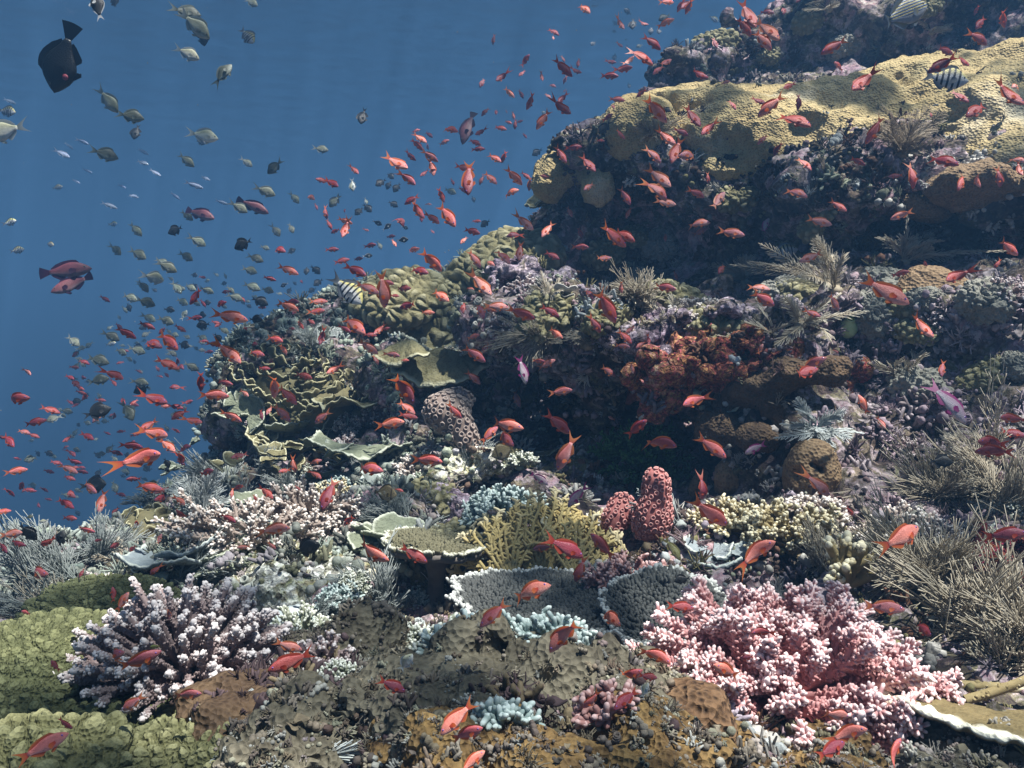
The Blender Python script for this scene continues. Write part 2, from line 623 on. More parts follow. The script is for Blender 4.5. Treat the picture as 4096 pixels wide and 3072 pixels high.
def knob(mb, P, r, nu=8, nv=5, squash=1.0, tip=0.5, col=None, seed=0):
    """n round knobs at P with radii r"""
    P = np.atleast_2d(P)
    n = len(P)
    r = np.broadcast_to(np.asarray(r, float), (n,))
    th = np.linspace(0.04, math.pi - 0.04, nv)
    an = np.arange(nu) * 2 * math.pi / nu
    s = np.stack([np.sin(th)[:, None] * np.cos(an), np.sin(th)[:, None] * np.sin(an), np.cos(th)[:, None] * squash + 0 * an], -1)
    V = P[:, None, None] + r[:, None, None, None] * s[None]
    cc = None
    if col is not None:
        cc = np.broadcast_to(np.asarray(col)[:, None, None], V.shape).reshape(-1, 3) if np.ndim(col) == 2 else col
    mb.add(V.reshape(-1, 3), grid_faces(n, nv, nu), tip=np.broadcast_to(tip, V.shape[:3]).ravel(), col=cc)


def hemi_dirs(n, rng, emin=0.0, emax=90.0):
    z0, z1 = math.sin(R(emin)), math.sin(R(emax))
    i = np.arange(n) + 0.5
    z = z0 + (z1 - z0) * (i / n)
    a = i * 2.399963 + rng.uniform(-0.25, 0.25, n)
    z = np.clip(z + rng.uniform(-0.06, 0.06, n), -0.3, 1)
    s = np.sqrt(np.maximum(1 - z * z, 0))
    return np.stack([s * np.cos(a), s * np.sin(a), z], 1)


def bottlebrush(mb, P, r0, rng, dens, bl, br, tmin=0.2, m=5, ang=50, taper=0.65, tipmain=True):
    """branches along the paths P (n,k,3), each covered in short side knobs"""
    n, k = P.shape[:2]
    t = np.linspace(0, 1, k)
    rr = np.broadcast_to(np.asarray(r0, float), (n,))[:, None] * (1 - (1 - taper) * t)[None]
    tubes(mb, P, rr, m=7, tip=np.broadcast_to(t ** 2 if tipmain else t * 0, (n, k)))
    L = np.linalg.norm(P[:, -1] - P[:, 0], axis=1).mean()
    nb = max(3, int(dens * L))
    tt = rng.uniform(tmin, 1.0, (n, nb)) ** 0.85
    i0 = np.minimum((tt * (k - 1)).astype(int), k - 2)
    fr = tt * (k - 1) - i0
    ii = np.arange(n)[:, None]
    S = P[ii, i0] * (1 - fr[..., None]) + P[ii, i0 + 1] * fr[..., None]
    T = unit(P[ii, i0 + 1] - P[ii, i0])
    S, T, tt = S.reshape(-1, 3), T.reshape(-1, 3), tt.ravel()
    pr = rand_perp(T, rng)
    up = rng.uniform(0.25, 0.8, len(T))[:, None]
    a = R(ang)
    D = unit(T * math.cos(a) + pr * math.sin(a) + np.array([0, 0, 0.25]) * up)
    ll = bl * rng.uniform(0.6, 1.2, len(S))
    Q = paths(S, D, ll, 3, 0.1, rng)
    rb = br * rng.uniform(0.8, 1.2, len(S))
    tipv = np.stack([tt * 0.4, tt * 0.65, 0.35 + tt * 0.65], 1)
    tubes(mb, Q, rb[:, None] * np.array([[1, 1, 0.9]]), m=m, tip=tipv)


def branching(name, mat, rng, n, dims, r0, dens, bl, br, emin=8, emax=85, split=2, base_mat=None, part='branch', per=1, lift=0.0, m=5, ang=50, taper=0.65):
    """a branching colony: main branches reach an ellipsoid of half sizes dims; each main branch is a part"""
    root = empty(name)
    bm = MB()
    knob(bm, [(0, 0, -0.25 * dims[2])], max(dims[0] * 0.20, r0 * 2), 14, 8, 0.7, 0.0)
    bm.build('base', base_mat or mat, root)
    D = hemi_dirs(n, rng, emin, emax)
    E = D * np.asarray(dims) * rng.uniform(0.82, 1.08, (n, 1))
    for i in range(0, n, per):
        mb = MB()
        e = E[i:i + per]
        s = e * 0.10
        Dn = unit(e - s)
        L = np.linalg.norm(e - s, axis=1)
        P = paths(s, Dn, L * 0.97, 7, 0.0, rng, (0, 0, lift))
        P[:, :, :] += (rng.normal(size=(len(e), 1, 3)) * 0.05 * L[:, None, None]) * np.linspace(0, 1, 7)[None, :, None] ** 2
        bottlebrush(mb, P, r0, rng, dens, bl, br, 0.25, m, ang, taper)
        for q in range(split):
            i0 = rng.integers(2, 5)
            S2 = P[:, i0]
            D2 = unit(Dn + rand_perp(Dn, rng) * 0.75 + np.array([0, 0, 0.25]))
            P2 = paths(S2, D2, L * (1 - i0 / 6.0) * rng.uniform(0.75, 1.0), 5, 0.1, rng)
            bottlebrush(mb, P2, r0 * 0.85, rng, dens, bl, br, 0.2, m, ang, taper)
        mb.build(part, mat, root)
    return root


def table(name, mat, matd, rng, rx, ry, n, bl=0.022, br=0.0055, tilt=(0, 0), stalk=0.14, thick=0.018, sector=None):
    """a table coral: stalk, flat plate and a lawn of short branchlets with a pale rim"""
    root = empty(name)
    a = rng.uniform(0, 2 * math.pi, n)
    rr = np.sqrt(rng.uniform(0, 1, n))
    k = int(n * 0.12)
    rr[:k] = rng.uniform(0.93, 1.03, k)
    edge = 1 + 0.05 * np.sin(a * 5 + 1) + 0.035 * np.sin(a * 11 + 2) + 0.02 * np.sin(a * 23)
    x, y = rr * rx * edge * np.cos(a), rr * ry * edge * np.sin(a)
    bowl = 0.05 * rx * rr ** 2
    S = np.stack([x, y, bowl], 1)
    out = np.stack([np.cos(a), np.sin(a), 0 * a], 1)
    lean = np.clip((rr - 0.5) * 1.6, 0, 1.1)[:, None]
    D = unit(np.array([0, 0, 1.0]) + out * lean + rng.normal(size=(n, 3)) * 0.16)
    L = bl * rng.uniform(0.7, 1.25, n) * np.where(rr > 0.92, 0.9, 1)
    P = paths(S, D, L, 3, 0.05, rng)
    rim = np.clip((rr - 0.86) / 0.12, 0, 1)
    tipv = np.stack([rim * 0.3, 0.15 + rim * 0.5, 0.42 + rim * 0.58], 1)
    mb = MB()
    tubes(mb, P, (br * rng.uniform(0.8, 1.2, n))[:, None] * np.array([[1.0, 1.0, 0.8]]), m=5, tip=tipv)
    o = mb.build('branchlets', mat, root)
    o['kind'] = 'stuff'
    pl = MB()
    na, nr = 72, 12
    aa = np.arange(na) * 2 * math.pi / na
    ed = 1 + 0.05 * np.sin(aa * 5 + 1) + 0.035 * np.sin(aa * 11 + 2) + 0.02 * np.sin(aa * 23)
    ring = []
    for q in np.linspace(0.02, 1, nr):
        ring.append(np.stack([q * rx * ed * np.cos(aa), q * ry * ed * np.sin(aa), 0.05 * rx * q * q + 0 * aa], 1))
    for q in np.linspace(1, 0.02, nr):
        ring.append(np.stack([q * rx * ed * np.cos(aa), q * ry * ed * np.sin(aa), 0.05 * rx * q * q - thick - 0.06 * rx * (1 - q) ** 1.5 + 0 * aa], 1))
    V = np.concatenate(ring)
    pl.add(V, grid_faces(1, 2 * nr, na)[:, ::-1], tip=0.1)
    pl.build('plate', matd, root)
    st = MB()
    z = np.linspace(-stalk, -thick * 0.5, 7)
    Pp = np.stack([0 * z, 0 * z, z], 1)[None]
    tubes(st, Pp, [np.interp(np.linspace(0, 1, 7), [0, 0.4, 1], [0.22 * rx, 0.14 * rx, 0.34 * rx])], m=14, tip=0.0, cap=False)
    st.build('stalk', matd, root)
    return root


def frill(mb, rng, r, arc, cup, wav, nw, a0=0.0, thick=0.006, T=None, nr=12, na=40, inner=0.08, ridge=0.0):
    """a wavy plate of coral; tip = closeness to the growing rim"""
    u = np.linspace(inner, 1, nr)
    a = np.linspace(-arc / 2, arc / 2, na) + a0
    ph, ph2 = rng.uniform(0, 6.28, 2)
    ed = 1 + 0.06 * np.sin(a * nw * 0.7 + ph) + 0.04 * np.sin(a * nw * 1.9 + ph2)
    uu, aa = np.meshgrid(u, a, indexing='ij')
    rr = uu * r * ed[None]
    z = cup * r * uu ** 1.6 + wav * r * uu ** 2 * np.sin(aa * nw + ph) + ridge * np.sin(aa * 40) * uu
    z += 0.02 * r * np.sin(aa * nw * 2.3 + ph2) * uu
    fl = np.stack([rr * np.cos(aa) + ph, rr * np.sin(aa), 0 * rr], -1).reshape(-1, 3)
    z += r * uu * (0.035 * fbm(fl, 5 / r, 2, 3) + 0.03 * vnoise(fl, 14 / r, 8)).reshape(uu.shape)
    top = np.stack([rr * np.cos(aa), rr * np.sin(aa), z], -1)
    bot = top - np.array([0, 0, thick])
    V = np.concatenate([top, bot[::-1]])
    tp = np.concatenate([uu, uu[::-1] * 0.75])
    V = V.reshape(-1, 3)
    if T is not None:
        V = V @ np.asarray(T[0]).T + np.asarray(T[1])
    mb.add(V, grid_faces(1, 2 * nr, na, closed=False), tip=tp.ravel())


def rotm(ax, an):
    return np.array(Matrix.Rotation(an, 3, Vector(ax)))


def plates(name, mat, rng, specs, base_r=0.05, base_mat=None):
    """several wavy plates on one base; each spec: radius, arc, cup, wave, waves, yaw, tilt, offset"""
    root = empty(name)
    bm = MB()
    knob(bm, [(0, 0, -0.02)], base_r, 12, 7, 0.8)
    bm.build('base', base_mat or mat, root)
    for (r, arc, cup, wav, nw, yaw, tilt, off) in specs:
        mb = MB()
        frill(mb, rng, r, arc, cup, wav, nw, 0.0, 0.009, (rotm((0, 0, 1), yaw) @ rotm((0, 1, 0), -tilt), off), na=int(30 + 30 * arc), nr=16)
        mb.build('plate', mat, root)
    return root


def plume_mesh(mb, rng, S, D, L, np_, pl, bend, r=0.003, oneside=False, pr=0.0013, side=None, ang=55, col=None):
    k = 9
    P = paths(S, D, L, k, 0.0, rng, bend)
    tubes(mb, P, r * np.linspace(1, 0.5, k)[None], m=5, tip=np.linspace(0, 0.6, k)[None])
    P = P[0]
    T = unit(np.gradient(P, axis=0))
    sd = unit(np.cross(T, side if side is not None else rng.normal(size=3)))
    tt = np.linspace(0.16, 0.99, np_)
    i0 = np.minimum((tt * (k - 1)).astype(int), k - 2)
    fr = (tt * (k - 1) - i0)[:, None]
    Sp = P[i0] * (1 - fr) + P[i0 + 1] * fr
    Tp, Np = T[i0], sd[i0]
    prof = np.sin(np.clip(tt * 0.9 + 0.12, 0, 1) * math.pi) ** 0.6
    a = R(ang)
    for sg in ((1,) if oneside else (1, -1)):
        Dp = unit(Tp * math.cos(a) + sg * Np * math.sin(a) + rng.normal(size=Tp.shape) * 0.10)
        Q = paths(Sp, Dp, pl * prof * rng.uniform(0.6, 1.2, np_), 4, 0.18, rng, np.asarray(bend) * 0.4 + Tp * 0.55)
        tubes(mb, Q, np.array([[1.3, 1.0, 0.9, 0.7]]) * pr, m=3, tip=np.array([[0.3, 0.6, 0.85, 1.0]]), cap=False)


def feather(name, mat, rng, n, L, spread, pinna, np_=26, lean=(0, 0, 0), part='plume', oneside=False, flat=False, r=0.003, pr=0.0013, bend=0.25):
    root = empty(name)
    bm = MB()
    knob(bm, [(0, 0, 0)], 0.014 + 0.05 * L, 10, 6, 0.7)
    bm.build('base', mat, root)
    for i in range(n):
        a = 2 * math.pi * i / n + rng.uniform(-.4, .4)
        e = spread * math.sqrt(rng.uniform(0.05, 1))
        D = np.array([math.cos(a) * math.sin(e), math.sin(a) * math.sin(e) * (0.35 if flat else 1), math.cos(e)]) + np.asarray(lean)
        mb = MB()
        ll = L * rng.uniform(0.7, 1.1)
        plume_mesh(mb, rng, [0.01 * D[0], 0.01 * D[1], 0], D, ll, np_, pinna, np.array([rng.normal() * bend * 1.9, rng.normal() * bend * 1.3, -0.22 + rng.normal() * .18]) + np.asarray(lean) * 0.4,
                   r=r, oneside=oneside, pr=pr, side=rng.normal(size=3) if not flat else np.array([0, 1.0, 0.2]) + rng.normal(size=3) * 0.3)
        mb.build(part, mat, root)
    return root


def whips(name, mat, rng, n, L, spread, lean, r=0.0022, forks=4, per=9, bend=(0, 0, -0.2)):
    """a bush of thin, curving, comb-forked whips swept by the current; a clump of whips is a part"""
    root = empty(name)
    bm = MB()
    knob(bm, [(0, 0, 0)], 0.02 + 0.05 * L, 10, 6, 0.7)
    bm.build('base', mat, root)
    lean = np.asarray(lean, float)
    r = r * 0.62
    n = int(n * 1.35)
    L = L * 0.54
    forks += 2
    for c in range(max(1, n // per)):
        mb = MB()
        e = spread * np.sqrt(rng.uniform(0.02, 1))
        a = rng.uniform(0, 6.28)
        Dc = unit(np.array([math.cos(a) * math.sin(e), math.sin(a) * math.sin(e), math.cos(e)]) + lean)
        D = unit(Dc + rng.normal(size=(per, 3)) * 0.16)
        c0 = rng.normal(size=3) * np.array([.16, .16, .03]) * L
        S = c0 + rng.normal(size=(per, 3)) * 0.010
        ll = L * rng.uniform(0.45, 1.0) * rng.uniform(0.7, 1.1, per)
        cb = rng.normal(size=3) * 0.62 + lean * 0.6 + np.asarray(bend)
        P = paths(S, D, ll, 8, 0.10, rng, cb)
        tubes(mb, P, r * np.array([[1.5, 1.35, 1.2, 1.1, 1.0, .9, .8, .6]]), m=4, tip=np.linspace(0, 1, 8)[None])
        side = unit(np.cross(Dc, rng.normal(size=3)))
        for f in range(forks):
            i0 = np.minimum(1 + f + rng.integers(0, 3, per), 6)
            S2 = P[np.arange(per), i0]
            T2 = unit(P[np.arange(per), i0 + 1] - S2)
            sg = rng.choice([-1, 1], per)[:, None]
            D2 = unit(T2 + side * sg * 0.55 + rng.normal(size=(per, 3)) * 0.15)
            P2 = paths(S2, D2, ll * (1 - i0 / 9) * rng.uniform(.5, .9, per), 5, 0.05, rng, (T2 * 0.35))
            tubes(mb, P2, r * np.array([[1.1, 1.0, .95, .8, .6]]), m=3, tip=np.linspace(0.4, 1, 5)[None])
        mb.build('whip_clump', mat, root)
    return root


def lobed(name, mat, rng, dims, lobe, amp, nu=380, nv=150, emin=-25, warp=0.25, seed=3):
    """a mound built of round lobes"""
    th = np.linspace(R(90), R(emin), nv)
    an = np.arange(nu) * 2 * math.pi / nu
    Dv = np.stack([np.cos(th)[:, None] * np.cos(an), np.cos(th)[:, None] * np.sin(an), np.sin(th)[:, None] + 0 * an], -1).reshape(-1, 3)
    P = Dv * np.asarray(dims)
    P = P * (1 + warp * fbm(P, 1.1 / max(dims), 2, seed))[:, None]
    Nn = unit(P / np.asarray(dims) ** 2)
    w1, w2 = worley(P + 0.4 * lobe * np.stack([vnoise(P, 1 / lobe, 5), vnoise(P, 1 / lobe, 6), 0 * P[:, 0]], 1), 1 / lobe, seed)
    hh = np.clip(1 - 1.5 * w1 ** 2, 0, 1) * np.clip((w2 - w1) * 4.0, 0, 1) ** 0.4
    P = P + Nn * (amp * hh + 0.12 * amp * fbm(P, 2.5 / lobe, 2, 8))[:, None]
    mb = MB().add(P, grid_faces(1, nv, nu), tip=np.clip(hh, 0, 1))
    return mb.build(name, mat)


def blob_mesh(E, h, k=0.08, na=0.0, nf=6.0, holes=(), hk=0.02, seed=1, sub=True, fine=0.0, ff=40.0, crusty=0.0):
    """a smooth body joined from ellipsoids (centre, half sizes), with holes"""
    E = [(np.asarray(c, float), np.asarray(r, float)) for c, r in E]
    lo = np.min([c - r for c, r in E], 0) - 3 * h - na - k * 0.3
    hi = np.max([c + r for c, r in E], 0) + 3 * h + na + k * 0.3
    n = np.ceil((hi - lo) / h).astype(int) + 1
    G = np.stack(np.meshgrid(*[lo[i] + np.arange(n[i]) * h for i in range(3)], indexing='ij'), -1)
    F = None
    for c, r in E:
        e = ell(G, c, r)
        F = e if F is None else smin(F, e, k)
    if na:
        F = F + na * fbm(G.reshape(-1, 3), nf, 3, seed).reshape(F.shape)
    for c, r in holes:
        F = -smin(-F, ell(G, c, r), hk)
    V, Q = surface_nets(F, lo, h)
    V = relax(V, Q, 1)
    if sub:
        V, Q = subdivide(V, Q)
        V = relax(V, Q, 1)
    if crusty:
        N = normals_of(V, Q)
        V = crust(V, N, crusty)
    if fine:
        N = normals_of(V, Q)
        V = V + N * (fine * fbm(V, ff, 2, seed + 4))[:, None]
    return V, Q


def body_at_origin(name, V, Q, mat, tip=0.5, base=None):
    o0 = np.array([V[:, 0].mean(), V[:, 1].mean(), V[:, 2].min()]) if base is None else np.asarray(base)
    o = MB().add(V - o0, Q, tip=tip).build(name, mat)
    o.location = Vector(o0)
    return o


def cups(mb, P, N, r, h, m=9, tip=0.5, rng=RNG, col=None):
    """open tubular polyp cups standing on points P along N"""
    n = len(P)
    r = np.broadcast_to(np.asarray(r, float), (n,))
    h = np.broadcast_to(np.asarray(h, float), (n,))
    ref = np.where(np.abs(N[:, 2:3]) < 0.9, np.array([[0, 0, 1.0]]), np.array([[1.0, 0, 0]]))
    A = unit(np.cross(N, ref))
    B = np.cross(N, A)
    an = np.arange(m) * 2 * math.pi / m
    prof = [(0.85, -0.3), (0.95, 0.4), (1.0, 0.85), (0.86, 1.0), (0.66, 0.92), (0.5, 0.45), (0.05, 0.25)]
    tp = np.array([0.1, 0.4, 0.9, 1.0, 0.5, 0.05, 0.0])
    rings = []
    for (q, z) in prof:
        rings.append(P[:, None] + N[:, None] * (h * z)[:, None, None] + (r * q)[:, None, None] * (np.cos(an)[None, :, None] * A[:, None] + np.sin(an)[None, :, None] * B[:, None]))
    V = np.stack(rings, 1)
    cc = None
    if col is not None:
        cc = np.broadcast_to(np.asarray(col)[:, None, None], V.shape).reshape(-1, 3)
    mb.add(V.reshape(-1, 3), grid_faces(n, len(prof), m), tip=np.broadcast_to(tp[None, :, None], V.shape[:3]).ravel(), col=cc)


def spread_points(V, Q, n, rng, dmin, zmin=-9):
    N = normals_of(V, Q)
    idx = rng.permutation(len(V))
    idx = idx[N[idx, 2] > zmin]
    got = []
    cell = {}
    for i in idx:
        p = V[i]
        key = tuple(np.floor(p / dmin).astype(int))
        ok = True
        for dx in (-1, 0, 1):
            for dy in (-1, 0, 1):
                for dz in (-1, 0, 1):
                    for j in cell.get((key[0] + dx, key[1] + dy, key[2] + dz), ()):
                        if np.sum((V[j] - p) ** 2) < dmin * dmin:
                            ok = False
                            break
        if ok:
            got.append(i)
            cell.setdefault(key, []).append(i)
            if len(got) >= n:
                break
    got = np.array(got)
    return V[got], N[got]


def polyp_column(name, mat, matp, rng, E, cup_r, seed=1, cup_h=0.006):
    V, Q = blob_mesh(E, 0.012, 0.05, 0.008, 14, seed=seed, sub=True)
    o0 = np.array([0, 0, 0])
    o = MB().add(V, Q, tip=0.3).build(name, mat)
    P, N = spread_points(V, Q, 600, rng, cup_r * 1.9, -0.6)
    mb = MB()
    cups(mb, P, N, cup_r * rng.uniform(0.8, 1.05, len(P)), cup_h)
    p = mb.build('polyps', matp, o)
    p['kind'] = 'stuff'
    return o


def fan_layer(mb, rng, Rmax, a0, spread, step=0.0105, r0=0.0048, off=(0, 0, 0), yaw=0.0, curve=0.2):
    nodes = [np.array([0.0, 0.0])]
    grid = {}
    cs = 0.0088

    def occupied(p, own):
        k = (int(p[0] // cs), int(p[1] // cs))
        for dx in (-1, 0, 1):
            for dy in (-1, 0, 1):
                for (q, idn) in grid.get((k[0] + dx, k[1] + dy), ()):
                    if idn != own and (p[0] - q[0]) ** 2 + (p[1] - q[1]) ** 2 < cs * cs:
                        return True
        return False

    live = [(np.array([math.sin(a0 + x), math.cos(a0 + x)]) * .045, a0 + x, 0) for x in np.linspace(-spread, spread, 11)]
    segs = [np.linspace(0, 1, 4)[:, None] * p[None] for p, _, _ in live]
    idn = 0
    gen = 0
    while live and gen < 24:
        gen += 1
        nxt = []
        for (p, a, _) in live:
            pts = [p]
            idn += 1
            dead = False
            for s in range(3):
                a += rng.normal() * 0.10
                q = pts[-1] + step * np.array([math.sin(a), math.cos(a)])
                if s > 0 and occupied(q, idn) or np.linalg.norm(q / np.array([1.0, 0.92])) > Rmax * (0.92 + 0.1 * math.sin(a * 7)):
                    pts.append(q)
                    dead = True
                    break
                pts.append(q)
            for q in pts[1:]:
                grid.setdefault((int(q[0] // cs), int(q[1] // cs)), []).append((q, idn))
            if len(pts) > 1:
                while len(pts) < 4:
                    pts.append(pts[-1] + (pts[-1] - pts[-2]) * 0.15)
                segs.append(np.array(pts))
            if not dead:
                if rng.uniform() < 0.62:
                    nxt += [(pts[-1], a + rng.uniform(.22, .45), 0), (pts[-1], a - rng.uniform(.22, .45), 0)]
                else:
                    nxt.append((pts[-1], a + rng.normal() * 0.1, 0))
        live = nxt
    S = np.array(segs)
    rad = np.linalg.norm(S, axis=-1)
    P = np.stack([S[..., 0], curve * rad ** 2 / Rmax + 0.012 * np.sin(S[..., 0] * 30), S[..., 1]], -1)
    cy, sy = math.cos(yaw), math.sin(yaw)
    P = np.stack([P[..., 0] * cy - P[..., 1] * sy, P[..., 0] * sy + P[..., 1] * cy, P[..., 2]], -1) + np.asarray(off)
    rr = np.interp(rad / Rmax, [0, 0.3, 1], [r0 * 1.8, r0, r0 * 0.75])
    rr = rr * rng.uniform(0.8, 1.25, rr.shape)
    tubes(mb, P, rr, m=6, tip=rad / Rmax)
    S3 = P[:, 1:].reshape(-1, 3)
    T3 = unit(np.gradient(P, axis=1))[:, 1:].reshape(-1, 3)
    sg = rng.choice([-1.0, 1.0], len(S3))[:, None]
    flat = unit(np.cross(T3, np.array([[math.sin(yaw), -math.cos(yaw), 0]])))
    D3 = unit(T3 * .55 + flat * sg + rng.normal(size=S3.shape) * .2)
    t3 = np.repeat((rad / Rmax)[:, 1:].ravel()[:, None], 3, 1)
    tubes(mb, paths(S3, D3, rng.uniform(.008, .016, len(S3)), 3, .2, rng), r0 * np.array([[.9, .8, .6]]), m=5, tip=t3)

# ---------------------------------------------------------------- coral materials
MC = {}
MC['pink'] = coral_mat("pink_branching", (.42, .195, .19), (.52, .285, .28), (.86, .73, .72), 0.74, 1.05, 40)
MC['pinkbrown'] = coral_mat("pink_brown_branching", (.26, .13, .12), (.36, .19, .17), (.60, .42, .40), 0.7, 1.0, 40)
MC['purple'] = coral_mat("purple_branching", (.19, .14, .135), (.29, .225, .22), (.72, .68, .67), 0.86, 1.04, 50)
MC['twig'] = coral_mat("pale_green_twigs", (.19, .21, .15), (.29, .31, .23), (.72, .74, .67), 0.7, 1.0, 50)
MC['yellowtwig'] = coral_mat("yellow_twigs", (.21, .165, .075), (.32, .26, .13), (.74, .69, .50), 0.7, 1.0, 50)
MC['palebranch'] = coral_mat("pale_pink_branching", (.24, .19, .16), (.36, .30, .26), (.72, .68, .63), 0.7, 1.0, 50)
MC['blue'] = coral_mat("blue_green_fingers", (.17, .235, .225), (.26, .33, .315), (.50, .58, .56), 0.6, 1.0, 50)
MC['table'] = coral_mat("grey_table", (.055, .06, .057), (.095, .10, .095), (.52, .54, .51), 0.72, 1.0, 40)
MC['tabled'] = coral_mat("table_underside", (.10, .09, .08), (.18, .16, .14), None, 0, 1, 20)
MC['tablegreen'] = coral_mat("olive_table", (.11, .105, .06), (.17, .16, .10), (.58, .59, .48), 0.72, 1.0, 40)
MC['yellow'] = coral_mat("yellow_massive", (.33, .25, .11), (.49, .39, .195), None, 0, 1, 4, polyp=0.7, pscale=95, bump=0.8, pdark=(.30, .26, .20), patch=((.55, .48, .33), 1.8, 0.58), pdist=0.010)
MC['tan'] = coral_mat("tan_massive", (.16, .105, .055), (.28, .195, .11), None, 0, 1, 20, polyp=0.8, pscale=95, bump=0.9, pdark=(.35, .3, .28), pdist=0.008)
MC['brown'] = coral_mat("brown_crust", (.055, .034, .02), (.14, .092, .05), None, 0, 1, 14, polyp=0.8, pscale=110, bump=0.9, pdark=(.45, .4, .35), pdist=0.007)
MC['gold'] = coral_mat("golden_brown_crust", (.055, .030, .012), (.30, .195, .075), None, 0, 1, 16, polyp=0.7, pscale=130, bump=1.0, pdark=(.3, .24, .18), patch=((.72, .62, .42), 9.0, 0.66), pdist=0.008)
MC['honey'] = coral_mat("honeycomb_brown", (.11, .06, .03), (.22, .135, .07), None, 0, 1, 15, polyp=1.0, pscale=90, bump=1.0, pdark=(.12, .10, .09), pdist=0.012)
MC['leather'] = coral_mat("grey_olive_crust", (.05, .044, .03), (.21, .19, .135), None, 0, 1, 9, polyp=0.75, pscale=105, bump=0.9, pdark=(.4, .38, .33), pdist=0.008)
MC['grey'] = coral_mat("grey_crust", (.18, .18, .15), (.32, .31, .26), None, 0, 1, 12, polyp=0.6, pscale=120, bump=0.8, pdark=(.4, .4, .4), pdist=0.006)
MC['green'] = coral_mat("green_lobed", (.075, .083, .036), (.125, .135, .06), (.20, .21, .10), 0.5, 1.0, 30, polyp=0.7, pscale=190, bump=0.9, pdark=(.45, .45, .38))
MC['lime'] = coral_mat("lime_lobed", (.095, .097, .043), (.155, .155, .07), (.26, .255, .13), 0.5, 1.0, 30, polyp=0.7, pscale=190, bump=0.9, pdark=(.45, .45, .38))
MC['soft'] = coral_mat("olive_soft_coral", (.13, .12, .055), (.22, .20, .105), (.33, .31, .19), 0.6, 1.0, 30, polyp=0.5, pscale=150, bump=0.6)
MC['plate'] = coral_mat("olive_plate", (.12, .11, .05), (.24, .22, .12), (.56, .55, .38), 0.90, 0.99, 18, polyp=0.7, pscale=110, bump=0.6)
MC['plateg'] = coral_mat("green_grey_plate", (.14, .16, .11), (.22, .245, .17), (.52, .55, .45), 0.88, 0.99, 30, polyp=0.4, pscale=150, bump=0.6)
MC['plateb'] = coral_mat("blue_grey_plate", (.19, .225, .24), (.28, .32, .33), (.55, .59, .52), 0.88, 0.98, 30, polyp=0.2, pscale=150, bump=0.5)
MC['platew'] = coral_mat("brown_plate_white_rim", (.14, .11, .05), (.22, .17, .08), (.95, .90, .72), 0.78, 0.88, 30, polyp=0.4, pscale=150, bump=0.6)
MC['lettuce'] = coral_mat("dark_lettuce", (.10, .09, .045), (.17, .155, .08), (.56, .54, .34), 0.87, 0.99, 30)
MC['fan'] = coral_mat("yellow_fan", (.36, .28, .11), (.50, .41, .19), (.74, .66, .44), 0.85, 1.0, 60, bump=0.7)
MC['plume'] = coral_mat("tan_plumes", (.30, .25, .17), (.42, .36, .26), (.62, .57, .46), 0.5, 1.0, 30, bump=0.1)
MC['plumeb'] = coral_mat("brown_plumes", (.17, .13, .085), (.26, .21, .14), (.42, .36, .27), 0.5, 1.0, 30, bump=0.1)
MC['plumew'] = coral_mat("pale_plumes", (.24, .27, .26), (.34, .37, .36), (.56, .60, .58), 0.5, 1.0, 30, bump=0.1)
MC['plumeg'] = coral_mat("blue_grey_plumes", (.14, .165, .155), (.21, .24, .23), (.34, .37, .355), 0.5, 1.0, 30, bump=0.1)
MC['whip'] = coral_mat("grey_brown_whips", (.21, .18, .13), (.30, .26, .19), (.46, .42, .33), 0.6, 1.0, 30, bump=0.1)
MC['rose'] = coral_mat("rose_body", (.32, .115, .105), (.40, .16, .145), None, 0, 1, 20)
MC['rosep'] = coral_mat("rose_polyps", (.40, .16, .145), (.48, .215, .195), (.60, .34, .31), 0.6, 1.0, 20)
MC['mauve'] = coral_mat("mauve_body", (.17, .13, .11), (.24, .185, .16), None, 0, 1, 20, patch=((.75, .73, .66), 6, 0.62))
MC['mauvep'] = coral_mat("mauve_polyps", (.22, .17, .145), (.30, .24, .21), (.42, .35, .31), 0.6, 1.0, 20)
MC['algae'] = coral_mat("dark_green", (.012, .045, .012), (.03, .10, .03), (.06, .16, .05), 0.6, 1.0, 40)
MC['red'] = rock_mat('red_sponge', [(.3, (.03, .008, .008)), (.45, (.16, .025, .02)), (.55, (.30, .06, .04)), (.68, (.42, .2, .17))], scale=14, fine=90)
MC['orange'] = rock_mat('rust_sponge', [(.3, (.05, .016, .012)), (.45, (.22, .075, .04)), (.56, (.36, .15, .09)), (.68, (.5, .34, .28))], scale=9, fine=70)
MC['squirt'] = coral_mat("lime_tunicate", (.42, .52, .22), (.55, .64, .34), (.35, .40, .05), 0.9, 1.0, 30, rough=0.35)
MC['lilac'] = rock_mat('lilac_crust', [(.3, (.03, .022, .03)), (.42, (.14, .10, .13)), (.52, (.34, .29, .34)), (.62, (.22, .18, .13)), (.72, (.6, .57, .58))], scale=6, fine=60)
MC['white'] = rock_mat('white_crust', [(.3, (.05, .05, .03)), (.42, (.26, .24, .12)), (.5, (.5, .5, .42)), (.6, (.68, .68, .63)), (.72, (.45, .42, .25))], scale=7, fine=60)
MC['chalk'] = coral_mat("blue_white_crust", (.36, .41, .41), (.55, .59, .58), None, 0, 1, 18, bump=0.8)


SCAT = []


def rg(s):
    return np.random.default_rng(s)


def sz(px, py, n):
    """metres that n pixels span on the reef there"""
    return dist(px, py) / FPX * n


